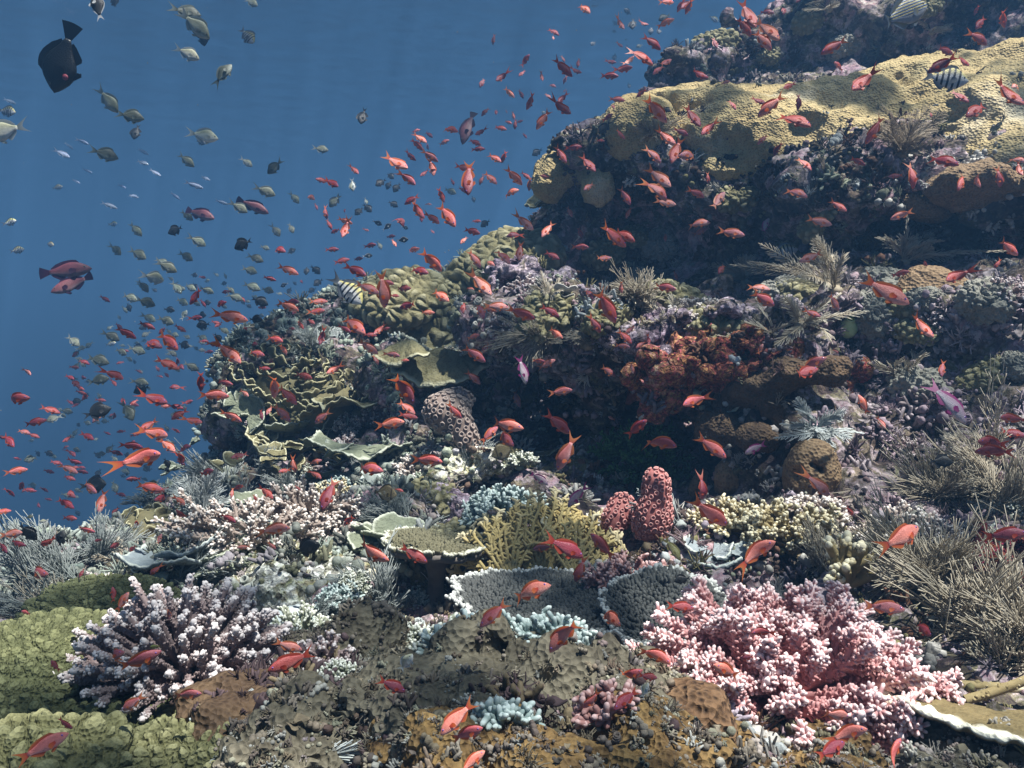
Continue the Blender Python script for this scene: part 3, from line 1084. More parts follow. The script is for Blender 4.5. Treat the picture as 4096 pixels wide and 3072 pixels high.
def blobs_px(name, mat, lst, h, k=0.1, **kw):
    """a body joined from ellipsoids given as picture point, distance and half sizes in metres"""
    sh = 0.0
    if kw.pop('shift', True):
        sh = float(np.mean([dist(a, b) - c - kw.get('out', 0.15) * (x + y + z) / 3 for (a, b, c, x, y, z) in lst]))
    kw.pop('out', None)
    if 'holes' in kw:
        kw['holes'] = [(c + unit(c) * sh, r) for c, r in kw['holes']]
    V, Q = blob_mesh([(W(a, b, c + sh), (x, y, z)) for (a, b, c, x, y, z) in lst], h, k, **kw)
    if mat in (MC['leather'], MC['gold'], MC['white'], MC['lilac'], MC['brown'], MC['orange'], MC['soft'], MC['red'], MC['yellow']):
        SCAT.append((V, Q, .07 if mat is MC['yellow'] else .10 if mat is MC['brown'] else .5 if mat in (MC['white'], MC['lilac'], MC['orange']) else .9))
    return body_at_origin(name, V, Q, mat)


# ---- the big yellow coral and its neighbours at the top right
o = blobs_px("massive_coral", MC['yellow'], [
    (650, 134, 4.55, .36, .35, .12), (700, 120, 4.5, .40, .4, .15), (770, 120, 4.35, .50, .5, .17), (800, 154, 4.0, .42, .35, .17),
    (860, 125, 4.2, .50, .5, .21), (890, 164, 3.85, .42, .38, .18), (940, 116, 4.1, .5, .5, .25), (985, 174, 3.6, .42, .36, .20),
    (1050, 113, 3.9, .5, .5, .30), (1060, 178, 3.4, .35, .3, .2), (740, 170, 4.0, .22, .2, .10), (840, 186, 3.75, .25, .22, .1),
    (720, 144, 4.15, .35, .35, .12), (790, 133, 4.1, .4, .4, .16), (880, 136, 3.95, .45, .4, .2), (980, 134, 3.75, .45, .4, .24)],
    0.024, 0.10, shift=False, na=0.05, nf=2.9, crusty=.3, holes=[(W(747, 117, 4.12), (.10, .16, .05)), (W(905, 185, 3.55), (.12, .1, .06))], fine=0.008, ff=30, seed=4)
tag(o, "huge smooth yellow coral shelf crowning the dark cliff at top right", "coral")
LAND.append((820, 110, "huge yellow coral shelf"))
o = blobs_px("massive_coral", MC['yellow'], [(640, 132, 4.2, .19, .22, .20), (628, 140, 4.15, .13, .15, .14)], 0.016, 0.06, na=0.02, nf=6, fine=0.006, seed=8)
tag(o, "rounded golden brain-like coral head at the left end of the yellow shelf", "coral")
LAND.append((632, 130, "golden coral head"))
o = blobs_px("massive_coral", MC['yellow'], [(565, 168, 4.12, .12, .15, .08), (592, 158, 4.15, .15, .16, .07), (615, 165, 4.05, .12, .14, .07), (600, 182, 4.0, .08, .08, .12), (548, 180, 4.1, .08, .1, .1)],
             0.016, 0.05, na=0.03, nf=7, fine=0.006, seed=18)
tag(o, "knobbly pale yellow coral capping the left nose of the dark cliff", "coral")
LAND.append((580, 165, "knobbly pale yellow coral"))
o = blobs_px("massive_coral", MC['tan'], [(985, 185, 3.25, .14, .14, .07), (1008, 178, 3.3, .14, .14, .08), (955, 186, 3.3, .10, .1, .055)], 0.014, 0.06, crusty=.4, na=0.03, nf=6, fine=0.006, seed=28)
tag(o, "tan coral lump below the right end of the yellow shelf", "coral")
LAND.append((975, 172, "tan coral lump"))
o = blobs_px("massive_coral", MC['tan'], [(925, 292, 2.55, .10, .1, .10), (948, 300, 2.5, .10, .1, .085)], 0.012, 0.05, na=0.012, nf=10, fine=0.004, seed=38)
tag(o, "round tan coral on the pale rock wall below the fluffy plumes", "coral")
LAND.append((930, 295, "round tan coral on the wall"))
o = blobs_px("crust_coral", MC['tan'], [(915, 205, 3.2, .10, .08, .06), (890, 203, 3.25, .09, .08, .05), (935, 212, 3.15, .07, .07, .05)], 0.012, 0.05, holes=[(W(908, 204, 3.1), (.03, .06, .025))], seed=6)
tag(o, "ochre coral crust with one dark hole under the yellow shelf", "coral")
o = blobs_px("sponge", MC['gold'], [(850, 235, 3.15, .08, .08, .06), (870, 248, 3.1, .06, .06, .05), (838, 240, 3.15, .05, .05, .05)], 0.010, 0.04, na=0.015, nf=14, holes=[(W(845, 236, 3.06), (.02, .04, .018))], seed=7)
tag(o, "mustard yellow sponge between the fluffy plumes on the upper wall", "sponge")

# ---- brown corals in the alcove at the right
o = blobs_px("crust_coral", MC['brown'], [(752, 388, 2.7, .10, .12, .07), (790, 375, 2.62, .11, .10, .06), (828, 368, 2.55, .07, .08, .05), (772, 420, 2.62, .055, .08, .10), (812, 405, 2.6, .06, .08, .05), (732, 402, 2.72, .06, .08, .06)],
             0.012, 0.04, na=0.03, nf=9, fine=0.005, seed=48, crusty=.5, out=-.1)
tag(o, "brown smooth coral crust drooping over the alcove right of centre", "coral")
LAND.append((785, 390, "drooping brown crust"))
for (px, py, d, rr, lab, ln) in ((718, 430, 2.6, .085, "largest of the brown coral knobs under the drooping crust", "brown coral knob"),
                                 (752, 436, 2.58, .06, "small brown coral knob between two bigger ones under the crust", "small brown knob")):
    o = blobs_px("massive_coral", MC['brown'], [(px, py, d, rr, rr, rr * .8), (px + 16, py + 4, d, rr * .7, rr * .7, rr * .6)], 0.010, 0.04, na=0.008, nf=12, fine=0.003, seed=px)
    tag(o, lab, "coral")
    LAND.append((px, py, ln))
o = blobs_px("massive_coral", MC['tan'], [(811, 468, 2.42, .075, .08, .09), (800, 480, 2.42, .05, .06, .06), (822, 478, 2.42, .055, .06, .07)], 0.008, 0.04, na=0.008, nf=14,
             holes=[(W(800, 476, 2.34), (.014, .05, .026)), (W(815, 466, 2.34), (.014, .05, .012)), (W(822, 470, 2.34), (.010, .05, .014))], hk=0.008, fine=0.003, seed=58)
tag(o, "squat tan coral head pierced by dark holes", "coral")
LAND.append((811, 470, "holed tan coral head"))
o = blobs_px("massive_coral", MC['tan'], [(731, 474, 2.5, .055, .06, .05), (725, 484, 2.5, .04, .05, .04)], 0.008, 0.03, na=0.006, nf=14, fine=0.003, seed=68)
tag(o, "small rounded tan coral head beside the twin tan lobes", "coral")
LAND.append((731, 475, "small tan head"))
o = blobs_px("massive_coral", MC['tan'], [(700, 490, 2.4, .042, .045, .05), (703, 478, 2.4, .03, .035, .035), (712, 497, 2.4, .03, .035, .045)], 0.008, 0.03, na=0.004, nf=14, fine=0.002, seed=78)
tag(o, "twin lobed smooth tan coral right of the rose pink columns", "coral")
LAND.append((702, 488, "twin tan lobes"))

# ---- rose pink columns and the mauve column
for (px, py, d, E, lab, ln) in (
        (655, 510, 2.3, [(652, 522, 2.3, .052, .055, .06), (656, 494, 2.3, .045, .05, .065)], "taller of two rose pink polyp covered columns", "taller rose column"),
        (620, 518, 2.3, [(614, 522, 2.3, .036, .045, .045), (624, 507, 2.32, .034, .04, .04)], "shorter of two rose pink polyp covered columns", "shorter rose column")):
    EE = [(W(a, b, c), (x, y, z)) for (a, b, c, x, y, z) in E]
    b0 = EE[0][0] - np.array([0, 0, EE[0][1][2]])
    sh = W(E[0][0], E[0][1] + 10, dist(E[0][0], E[0][1] + 10) - .05) - W(E[0][0], E[0][1] + 10, E[0][2])
    o = polyp_column("polyp_column", MC['rose'], MC['rosep'], rg(px), [(c - b0, r) for c, r in EE], 0.0075, px)
    o.location = Vector(b0 + sh)
    tag(o, lab, "coral")
    LAND.append((px, py, ln))
E = [(442, 412, 3.0, .07, .08, .07), (455, 422, 3.0, .05, .06, .06), (465, 440, 2.98, .045, .05, .06), (455, 402, 3.08, .07, .07, .05)]
EE = [(W(a, b, c), (x, y, z)) for (a, b, c, x, y, z) in E]
b0 = EE[2][0] - np.array([0, 0, .06])
o = polyp_column("polyp_column", MC['mauve'], MC['mauvep'], rg(5), [(c - b0, r) for c, r in EE], 0.0115, 5, 0.009)
o.location = Vector(b0)
tag(o, "mauve grey polyp column standing below the hanging olive plate", "coral")
LAND.append((448, 415, "mauve bent column"))

# ---- table corals
def put_table(px, py, d, mat, rx, ry, n, tilt, seed, bl, lab, ln, stalk=0.16, br=0.0055):
    o = table("table_coral", mat, MC['tabled'], rg(seed), rx, ry, n, bl, br, stalk=stalk)
    o.location = Vector(W(px, py, d))
    o.rotation_euler = (R(tilt[0]), R(tilt[1]), R(tilt[2]))
    tag(o, lab, "table coral")
    LAND.append((px, py, ln))
    return o


put_table(556, 606, 1.90, MC['table'], .245, .20, 3600, (0, 4, 0), 3, .016, "widest flat grey table coral with a pale rim in front of the yellow fan", "widest grey table coral", .2)
put_table(664, 612, 1.76, MC['table'], .125, .135, 1700, (15, -6, 0), 4, .020, "smaller grey table coral with a black fish, right of the widest table", "smaller grey table coral", .2)
put_table(438, 545, 2.3, MC['tablegreen'], .15, .16, 1700, (-2, 3, 0), 5, .013, "olive table coral with a crisp white rim left of the yellow fan", "olive table coral", .16)

# ---- yellow fan, blue green fingers
root = empty("fan_coral")
bm = MB()
knob(bm, [(0, 0, -.02)], .05, 12, 7, .6)
bm.build('base', MC['fan'], root)
for i, (yw, off, rr, a0) in enumerate(((0, (0, 0, 0), .215, 0), (.15, (.03, .04, 0), .20, .15), (-.2, (-.05, .03, 0), .19, -.35), (.1, (.07, -.03, 0), .16, .4),
                                       (-.1, (-.08, -.03, 0), .17, -.6), (.25, (.02, .08, 0), .19, .1), (.4, (.10, .03, 0), .17, .3))):
    mb = MB()
    fan_layer(mb, rg(70 + i), rr, a0, 0.95, off=off, yaw=yw)
    mb.build('fan', MC['fan'], root)
root.location = Vector(W(545, 581, 2.24))
root.rotation_euler = (R(-8), 0, 0)
root.scale = (1.12, 1.1, 1.2)
tag(root, "upright yellow fan coral of netted flat branches behind the widest table", "fan coral")
LAND.append((545, 540, "yellow fan coral"))
o = branching("finger_coral", MC['blue'], rg(81), 60, (.145, .11, .12), .006, 150, .017, .0050, 10, 88, 2, per=4)
o.location = Vector(W(503, 524, 2.48))
tag(o, "dense blue green finger coral head behind the yellow fan", "coral")
LAND.append((505, 505, "blue green finger coral"))

# ---- the big pink branching coral
o = branching("branching_coral", MC['pink'], rg(91), 70, (.285, .235, .155), .0085, 900, .0145, .0033, 3, 80, 2, m=4, ang=58, taper=0.85)
o.location = Vector(W(788, 698, dist(788, 698) - .03))
o.rotation_euler = (R(16), R(3), 0)
tag(o, "big pink branching coral with white tips at lower right", "coral")
LAND.append((790, 650, "big pink coral"))
o = branching("branching_coral", MC['pinkbrown'], rg(92), 26, (.13, .09, .085), .007, 230, .014, .0042, 8, 80, 2, per=2)
o.location = Vector(W(628, 590, dist(628, 590) - .02))
tag(o, "dusky pink bushy coral between the two grey table corals", "coral")
LAND.append((625, 570, "dusky pink bushy coral"))
# ---- purple branching coral, lower left
o = branching("branching_coral", MC['purple'], rg(93), 150, (.21, .18, .16), .0066, 700, .0065, .0028, 2, 88, 1, part='branch', m=5, ang=65, taper=0.85, lift=0.04)
put(o, 186, 706, 0.8, 0, -0.05)
tag(o, "purple grey branching coral with white finger tips at lower left", "coral")
LAND.append((175, 640, "purple grey branching coral"))
o = branching("branching_coral", MC['twig'], rg(94), 22, (.10, .08, .08), .0050, 200, .012, .0036, 10, 75, 2, per=2)
put(o, 262, 668, 0.7, 0, -0.01)
tag(o, "pale green twiggy coral in front of the purple grey one", "coral")
LAND.append((235, 680, "pale green twigs"))
o = branching("branching_coral", MC['twig'], rg(95), 16, (.10, .08, .08), .005, 120, .012, .004, 15, 80, 2, per=2)
put(o, 300, 640, 0.7, 0, 0)
tag(o, "small open pale green twigs right of the purple grey coral", "coral")
# ---- yellowish branching corals at right
for (px, py, dm, n, mat, lab, ln, sd) in (
        (790, 545, (.16, .10, .10), 34, 'yellowtwig', "cream tipped yellow branching coral beside the grey whips", "cream tipped branching coral", 96),
        (730, 535, (.13, .10, .09), 26, 'yellowtwig', "straw coloured branching coral above the big pink coral", "straw branching coral", 97),
        (845, 590, (.085, .07, .13), 9, 'yellowtwig', "thick upright staghorn coral with knobbed tan fingers", "thick staghorn coral", 98),
        (815, 525, (.11, .07, .07), 22, 'palebranch', "row of pale stubby branches below the holed tan head", "pale stubby branches", 99)):
    o = branching("branching_coral", MC[mat], rg(sd), n, dm, .0085 if sd != 98 else .015, 170 if sd != 98 else 120, .014, .0048 if sd != 98 else .0065, 8, 85, 2, per=2)
    put(o, px, py, 0.75, 0, -0.015)
    tag(o, lab, "coral")
    LAND.append((px, py - 12, ln))
# ---- pale branching tables, left middle
for (px, py, dm, n, mat, lab, ln, sd) in (
        (255, 545, (.28, .20, .10), 46, 'palebranch', "flat pale pink branching coral shelf casting a black shadow, left of centre", "pale pink branching shelf", 101),
        (310, 520, (.20, .16, .09), 30, 'palebranch', "pale pink branching coral rising behind the flat shelf", "rear pale branching coral", 102),
        (335, 505, (.10, .08, .08), 20, 'yellowtwig', "small sunlit yellow branching tuft beside pale pink coral", "sunlit yellow tuft", 103),
        (520, 470, (.08, .06, .05), 14, 'twig', "thin dark twig tuft beside the mauve column", "dark twig tuft", 104),
        (545, 668, (.11, .09, .07), 26, 'blue', "grey green bushy coral in the shade below the widest table", "shaded grey green bush", 105),
        (480, 675, (.12, .09, .08), 26, 'blue', "wide grey green bush coral left of the shaded one", "wide grey green bush", 106),
        (610, 735, (.045, .04, .05), 10, 'pinkbrown', "pink brown twig coral standing on the golden ridge", "pink brown twigs", 107),
        (505, 738, (.05, .03, .022), 14, 'blue', "low grey white twig tuft on the olive crust ledge", "low grey white twigs", 108)):
    o = branching("branching_coral", MC[mat], rg(sd), n, dm, .007, 150, .013, .0042, 6, 85, 2, per=2)
    put(o, px, py, 0.8, 0, -0.02)
    tag(o, lab, "coral")
    LAND.append((px, py - 10, ln))
# ---- green lobed mounds
for (px, py, d, dm, lobe, amp, mat, lab, ln, sd) in (
        (22, 712, 1.55, (.24, .26, .19), .0195, .019, 'green', "largest green lobed coral mound at the left edge", "largest green lobed mound", 1),
        (108, 618, 2.0, (.19, .19, .13), .020, .018, 'green', "green lobed mound behind the purple grey branching coral", "middle green lobed mound", 2),
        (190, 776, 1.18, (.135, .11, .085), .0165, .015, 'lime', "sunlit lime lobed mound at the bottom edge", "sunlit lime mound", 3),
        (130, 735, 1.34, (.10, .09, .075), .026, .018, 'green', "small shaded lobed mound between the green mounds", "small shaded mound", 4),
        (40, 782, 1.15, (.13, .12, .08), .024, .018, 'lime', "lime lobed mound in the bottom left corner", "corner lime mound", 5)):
    o = lobed("lobed_coral", MC[mat], rg(sd), dm, lobe, amp, seed=sd * 3)
    o.location = Vector(W(px, py, min(d, dist(px, py)) )) - Vector((0, 0, dm[2] * 0.3))
    tag(o, lab, "coral")
    LAND.append((px, py, ln))
# ---- soft coral masses on the left shoulder
for (px, py, dm, mat, lab, ln, sd) in (
        (435, 325, (.34, .26, .17), 'soft', "olive bumpy soft coral mass on the left shoulder of the reef", "olive soft coral mass", 11),
        (505, 262, (.34, .25, .13), 'soft', "yellow green bumpy soft coral below the dark cliff", "upper soft coral", 12),
        (400, 295, (.26, .22, .09), 'soft', "low bumpy soft coral at the crest above the olive mass", "crest soft coral", 13)):
    o = lobed("soft_coral", MC[mat], rg(sd), dm, .06, .03, seed=sd)
    put(o, px, py, 0.5, 0, 0.02)
    tag(o, lab, "soft coral")
    LAND.append((px, py, ln))
# ---- plates
def cluster(n, r, rng, spread=.1, tilt=(0.0, 0.5), arc=(2.4, 4.5), wav=.10, front=None):
    sp = []
    for i in range(n):
        yw = rng.uniform(0, 6.28) if front is None else front + rng.normal() * 0.7
        sp.append((r * rng.uniform(.65, 1.1), rng.uniform(*arc), .12, wav, rng.integers(3, 6), yw, rng.uniform(*tilt), (rng.normal() * spread, rng.normal() * spread, rng.uniform(0, spread * .8))))
    return sp


FR = -math.pi / 2
for (px, py, sp, mat, lab, ln, sd, ub) in (
        (440, 350, [(.20, 2.6, -.25, .06, 4, FR, -.55, (0, 0, .02)), (.16, 2.4, -.2, .1, 4, FR - .7, -.4, (-.12, 0, .06))], 'plate', "broad olive plate coral hanging like an apron over the cave", "hanging olive plate", 21, .9),
        (360, 412, [(.22, 3.4, .10, .12, 6, FR, .05, (0, 0, .05)), (.15, 3.0, .15, .1, 5, FR + .8, .25, (.14, 0, .06))], 'plate', "wide wavy edged olive plate coral left of the mauve column", "wavy olive plate", 22, .9),
        (370, 452, [(.18, 3.2, .1, .12, 5, FR, -.1, (0, 0, .03)), (.15, 3.0, .1, .12, 4, FR - .9, .1, (-.12, 0, .04)), (.12, 3.2, .1, .12, 4, FR + 1, .1, (.12, 0, .02))], 'plateg', "tiered grey green plate coral below the wavy olive plate", "tiered grey green plates", 23, .9),
        (290, 446, [(.11, 6.28, .35, .03, 5, FR, .3, (0, 0, .07))], 'plateg', "small green dish coral tilted to the viewer on the left slope", "green dish coral", 24, .8),
        (270, 468, cluster(14, .065, rg(25), .13, (.1, .8)), 'plate', "low cluster of thin green plates along the left slope", "thin green plates", 25, .9),
        (165, 578, [(.12, 3.6, .2, .08, 4, FR - .5, .15, (0, 0, .05)), (.10, 3.0, .2, .1, 4, FR + .9, .3, (.06, .03, .06))], 'plateb', "blue grey bowl shaped plate above the purple grey coral", "blue grey bowl plate", 26, .9),
        (985, 735, [(.17, 3.4, .05, .03, 3, FR - .2, .02, (0, 0, .03))], 'platew', "brown plate coral with a thick white rim in the lower right corner", "white rimmed plate", 27, 1.0),
        (330, 470, cluster(5, .11, rg(28), .10), 'plate', "small curled olive plates between the dish and the tiers", "curled olive plates", 28, .9),
        (232, 470, cluster(12, .06, rg(29), .12, (.1, .7)), 'plateg', "pale flat plates jutting from the left edge of the reef", "pale jutting plates", 29, .9),
        (700, 556, cluster(4, .07, rg(30), .05, (0, .4)), 'plateb', "little pale blue grey crust plates below the rose columns", "pale little plates", 30, .9),
        (250, 500, cluster(5, .10, rg(32), .10, (0, .4)), 'plateg', "greenish rosette of plates behind the pale branching shelf", "greenish plate rosette", 32, .9),
        (535, 455, [(.09, 2.8, .1, .08, 4, FR, -.1, (0, 0, .02))], 'plate', "ragged ochre plate in the mouth of the dark cave", "ochre cave plate", 33, .9)):
    o = plates("plate_coral", MC[mat], rg(sd), sp, .05)
    put(o, px, py, ub, 0, 0)
    if sd == 27:
        o.location = Vector(W(995, 728, min(1.3, dist(995, 728)) - .05))
        o.rotation_quaternion = Quaternion((1, 0, 0), R(-6)) @ Quaternion((0, 1, 0), R(4))
    if sd == 21:
        o.location = Vector(W(440, 352, dist(440, 365) - .16))
    tag(o, lab, "plate coral")
    LAND.append((px, py, ln))
# lettuce corals: many upright blades with bright rims
for (px, py, n, spx, spz, lab, ln, sd) in (
        (285, 385, 90, .26, .12, "dark lettuce coral mound with bright frilly rims on the left edge", "dark lettuce coral", 41),
        (325, 400, 56, .24, .07, "yellowish frilled lettuce coral right of the dark mound", "yellowish frilled coral", 42),
        (150, 530, 24, .16, .05, "low frilled green coral on the far left ridge", "low frilled coral", 43)):
    rng = rg(sd)
    sp = []
    for i in range(n):
        q = hemi_dirs(n, rng, 0, 85)[i]
        sp.append((.044 * rng.uniform(.7, 1.2), rng.uniform(1.8, 3.2), .25, .2, 4, math.atan2(q[1], q[0]) + rng.normal() * .3, .35 + q[2] * .9, (q[0] * spx, q[1] * spx * .8, q[2] * spz * 1.6)))
    o = plates("lettuce_coral", MC['lettuce'], rng, sp, .16)
    put(o, px, py, .7, 0, .02)
    tag(o, lab, "coral")
    LAND.append((px, py - 15, ln))

# ---- plumes, feathery bushes and whips
for (px, py, n, L, spd, pin, mat, lean, lab, ln, sd, kw) in (
        (745, 282, 13, .15, .7, .045, 'plume', (-.25, 0, 0), "tan feathery plume bush on the ledge left of the tall plumes", "left tan plume bush", 51, {}),
        (835, 290, 13, .23, .65, .035, 'plume', (-.5, 0, .1), "tall tan plumes sweeping up to the left across the ledge", "tall sweeping tan plumes", 52, {}),
        (905, 262, 16, .18, .85, .035, 'plume', (.1, 0, 0), "fluffy round pale plume bush against the grey wall", "fluffy pale plume bush", 53, {}),
        (800, 325, 10, .15, .9, .03, 'plume', (.3, -.1, -.2), "tan plumes trailing down over the ledge lip", "trailing tan plumes", 54, {}),
        (775, 338, 8, .17, 1.0, .03, 'plume', (-.5, -.2, -.1), "comb like tan plume lying flat along the ledge", "flat comb plume", 55, dict(oneside=True)),
        (900, 155, 16, .18, .8, .05, 'plumeb', (0, -.1, 0), "brown feathery bush in front of the yellow shelf", "brown bush on the yellow shelf", 56, {}),
        (655, 140, 14, .19, .8, .04, 'plumeb', (-.1, -.2, 0), "small brown feather star bush clinging to the golden head", "feather bush on the golden head", 57, {}),
        (815, 430, 14, .12, .95, .025, 'plumew', (0, -.3, 0), "white frosted feathery bush on the brown alcove wall", "white frosted bush", 58, {}),
        (205, 525, 10, .20, .5, .045, 'plumew', (0, -.1, 0), "white upright feather fan on the left slope", "white feather fan", 59, {}),
        (228, 582, 6, .10, .6, .03, 'plumew', (.1, -.1, 0), "tiny white feather tuft near the blue grey bowl plate", "tiny white feather tuft", 60, {}),
        (310, 350, 8, .18, .6, .04, 'plumew', (0, 0, 0), "pale feather tuft standing behind the dark lettuce coral", "pale feather tuft", 61, {}),
        (345, 465, 6, .12, .5, .03, 'plumew', (.1, 0, 0), "white thin feather sprig below the curled olive plates", "white feather sprig", 62, {}),
        (680, 525, 5, .14, .6, .04, 'plumew', (-.6, 0, .2), "curved white comb sprig left of the straw branching coral", "curved white comb", 63, dict(oneside=True)),
        (620, 690, 4, .085, .5, .02, 'plumew', (-.7, 0, .1), "white fern sprig in the dark below the pink coral", "white fern sprig", 64, {}),
        (305, 762, 9, .065, .9, .018, 'plumew', (0, -.1, 0), "white feathery tuft at the bottom edge", "bottom white tuft", 65, {}),
        (235, 765, 8, .06, .8, .018, 'plumew', (0, -.1, 0), "bluish white feather tuft beside the lime mound", "bluish white tuft", 66, {})):
    np_ = 26
    o = feather("feather_bush", MC[mat], rg(sd), n, L, spd, pin, np_, lean, **kw)
    put(o, px, py, .6, 0, .0)
    tag(o, lab, "feather coral")
    LAND.append((px, py - 15, ln))
for (px, py, n, L, spd, mat, lean, lab, ln, sd, r) in (
        (545, 340, 150, .24, .8, 'whip', (-.5, -.3, -.1), "dark brown whip bush drooping over the lip of the centre ledge", "drooping whip bush", 71, .0024),
        (590, 345, 90, .18, .7, 'whip', (.1, -.3, 0), "short brown whip bush right of the drooping one", "short whip bush", 72, .0022),
        (640, 302, 110, .22, .9, 'whip', (-.3, 0, .1), "grey brown whip bush on top of the centre ledge", "ledge top whip bush", 73, .0024),
        (225, 490, 140, .30, .9, 'plumeg', (-.8, -.1, .15), "blue grey whips streaming left from the outer slope", "streaming blue grey whips", 74, .0028),
        (265, 470, 60, .18, .8, 'plumeg', (.2, 0, 0), "blue grey whip tuft right of the streaming whips", "blue grey whip tuft", 75, .0026),
        (150, 505, 60, .20, .6, 'plumeg', (-.1, 0, 0), "far blue grey bush on the left ridge crest", "far ridge bush", 76, .003),
        (55, 585, 130, .26, 1.0, 'plumeg', (-.5, -.2, 0), "grey whips matted over the far left reef flat", "matted grey whips", 77, .0026),
        (100, 560, 90, .24, 1.0, 'plumeg', (.3, -.2, 0), "grey whips beside the matted ones on the left flat", "left flat whips", 78, .0026),
        (60, 630, 130, .20, 1.0, 'whip', (-.4, -.3, 0), "dark whips in front of the matted grey whips", "dark left whips", 79, .0022),
        (395, 520, 110, .18, .8, 'plumeg', (-.6, 0, .1), "blue grey whip bush left of the olive table coral", "whips beside the olive table", 80, .002),
        (945, 500, 190, .24, .95, 'whip', (-.3, -.2, .1), "large grey brown whip bush at the right edge", "large right whip bush", 81, .0022),
        (1005, 510, 150, .24, .9, 'whip', (.1, -.2, .1), "grey brown whips in the right edge corner beside the large bush", "right edge whips", 82, .0022),
        (985, 470, 110, .2, .9, 'plume', (-.2, 0, .1), "tan whips on the purple wall above the large right bush", "tan wall whips", 83, .002),
        (830, 565, 80, .16, .7, 'whip', (-.2, 0, .1), "upright grey whips behind the thick staghorn coral", "upright grey whips", 84, .002),
        (930, 590, 170, .26, .9, 'whip', (-.4, -.1, .2), "tangled brown whips left of the red sponge", "tangled brown whips", 85, .0026),
        (960, 640, 190, .26, 1.0, 'whip', (.3, -.2, .1), "coarse brown whips right of the big pink coral", "coarse brown whips", 86, .003),
        (1010, 640, 150, .24, 1.0, 'whip', (.1, -.2, .2), "brown whips below the red sponge at the right edge", "whips below the red sponge", 87, .0028),
        (880, 555, 110, .18, .9, 'whip', (.2, -.1, .1), "fine brown whips above the thick staghorn coral", "fine brown whips", 88, .002),
        (1012, 672, 80, .15, 1.0, 'whip', (-.1, .1, .2), "brown whips lying behind the white rimmed plate", "whips behind the white rim", 89, .003)):
    o = whips("whip_coral", MC[mat], rg(sd), n, L, spd, lean, r)
    put(o, px, py, .7, 0, .0)
    tag(o, lab, "whip coral")
    LAND.append((px, py - 15, ln))
o = branching("branching_coral", MC['algae'], rg(111), 46, (.20, .12, .22), .007, 130, .020, .005, -20, 85, 2, per=3)
put(o, 640, 465, .6, 0, 0.03)
tag(o, "dark green bushy coral deep in the shaded alcove", "coral")
LAND.append((640, 455, "dark green bush"))

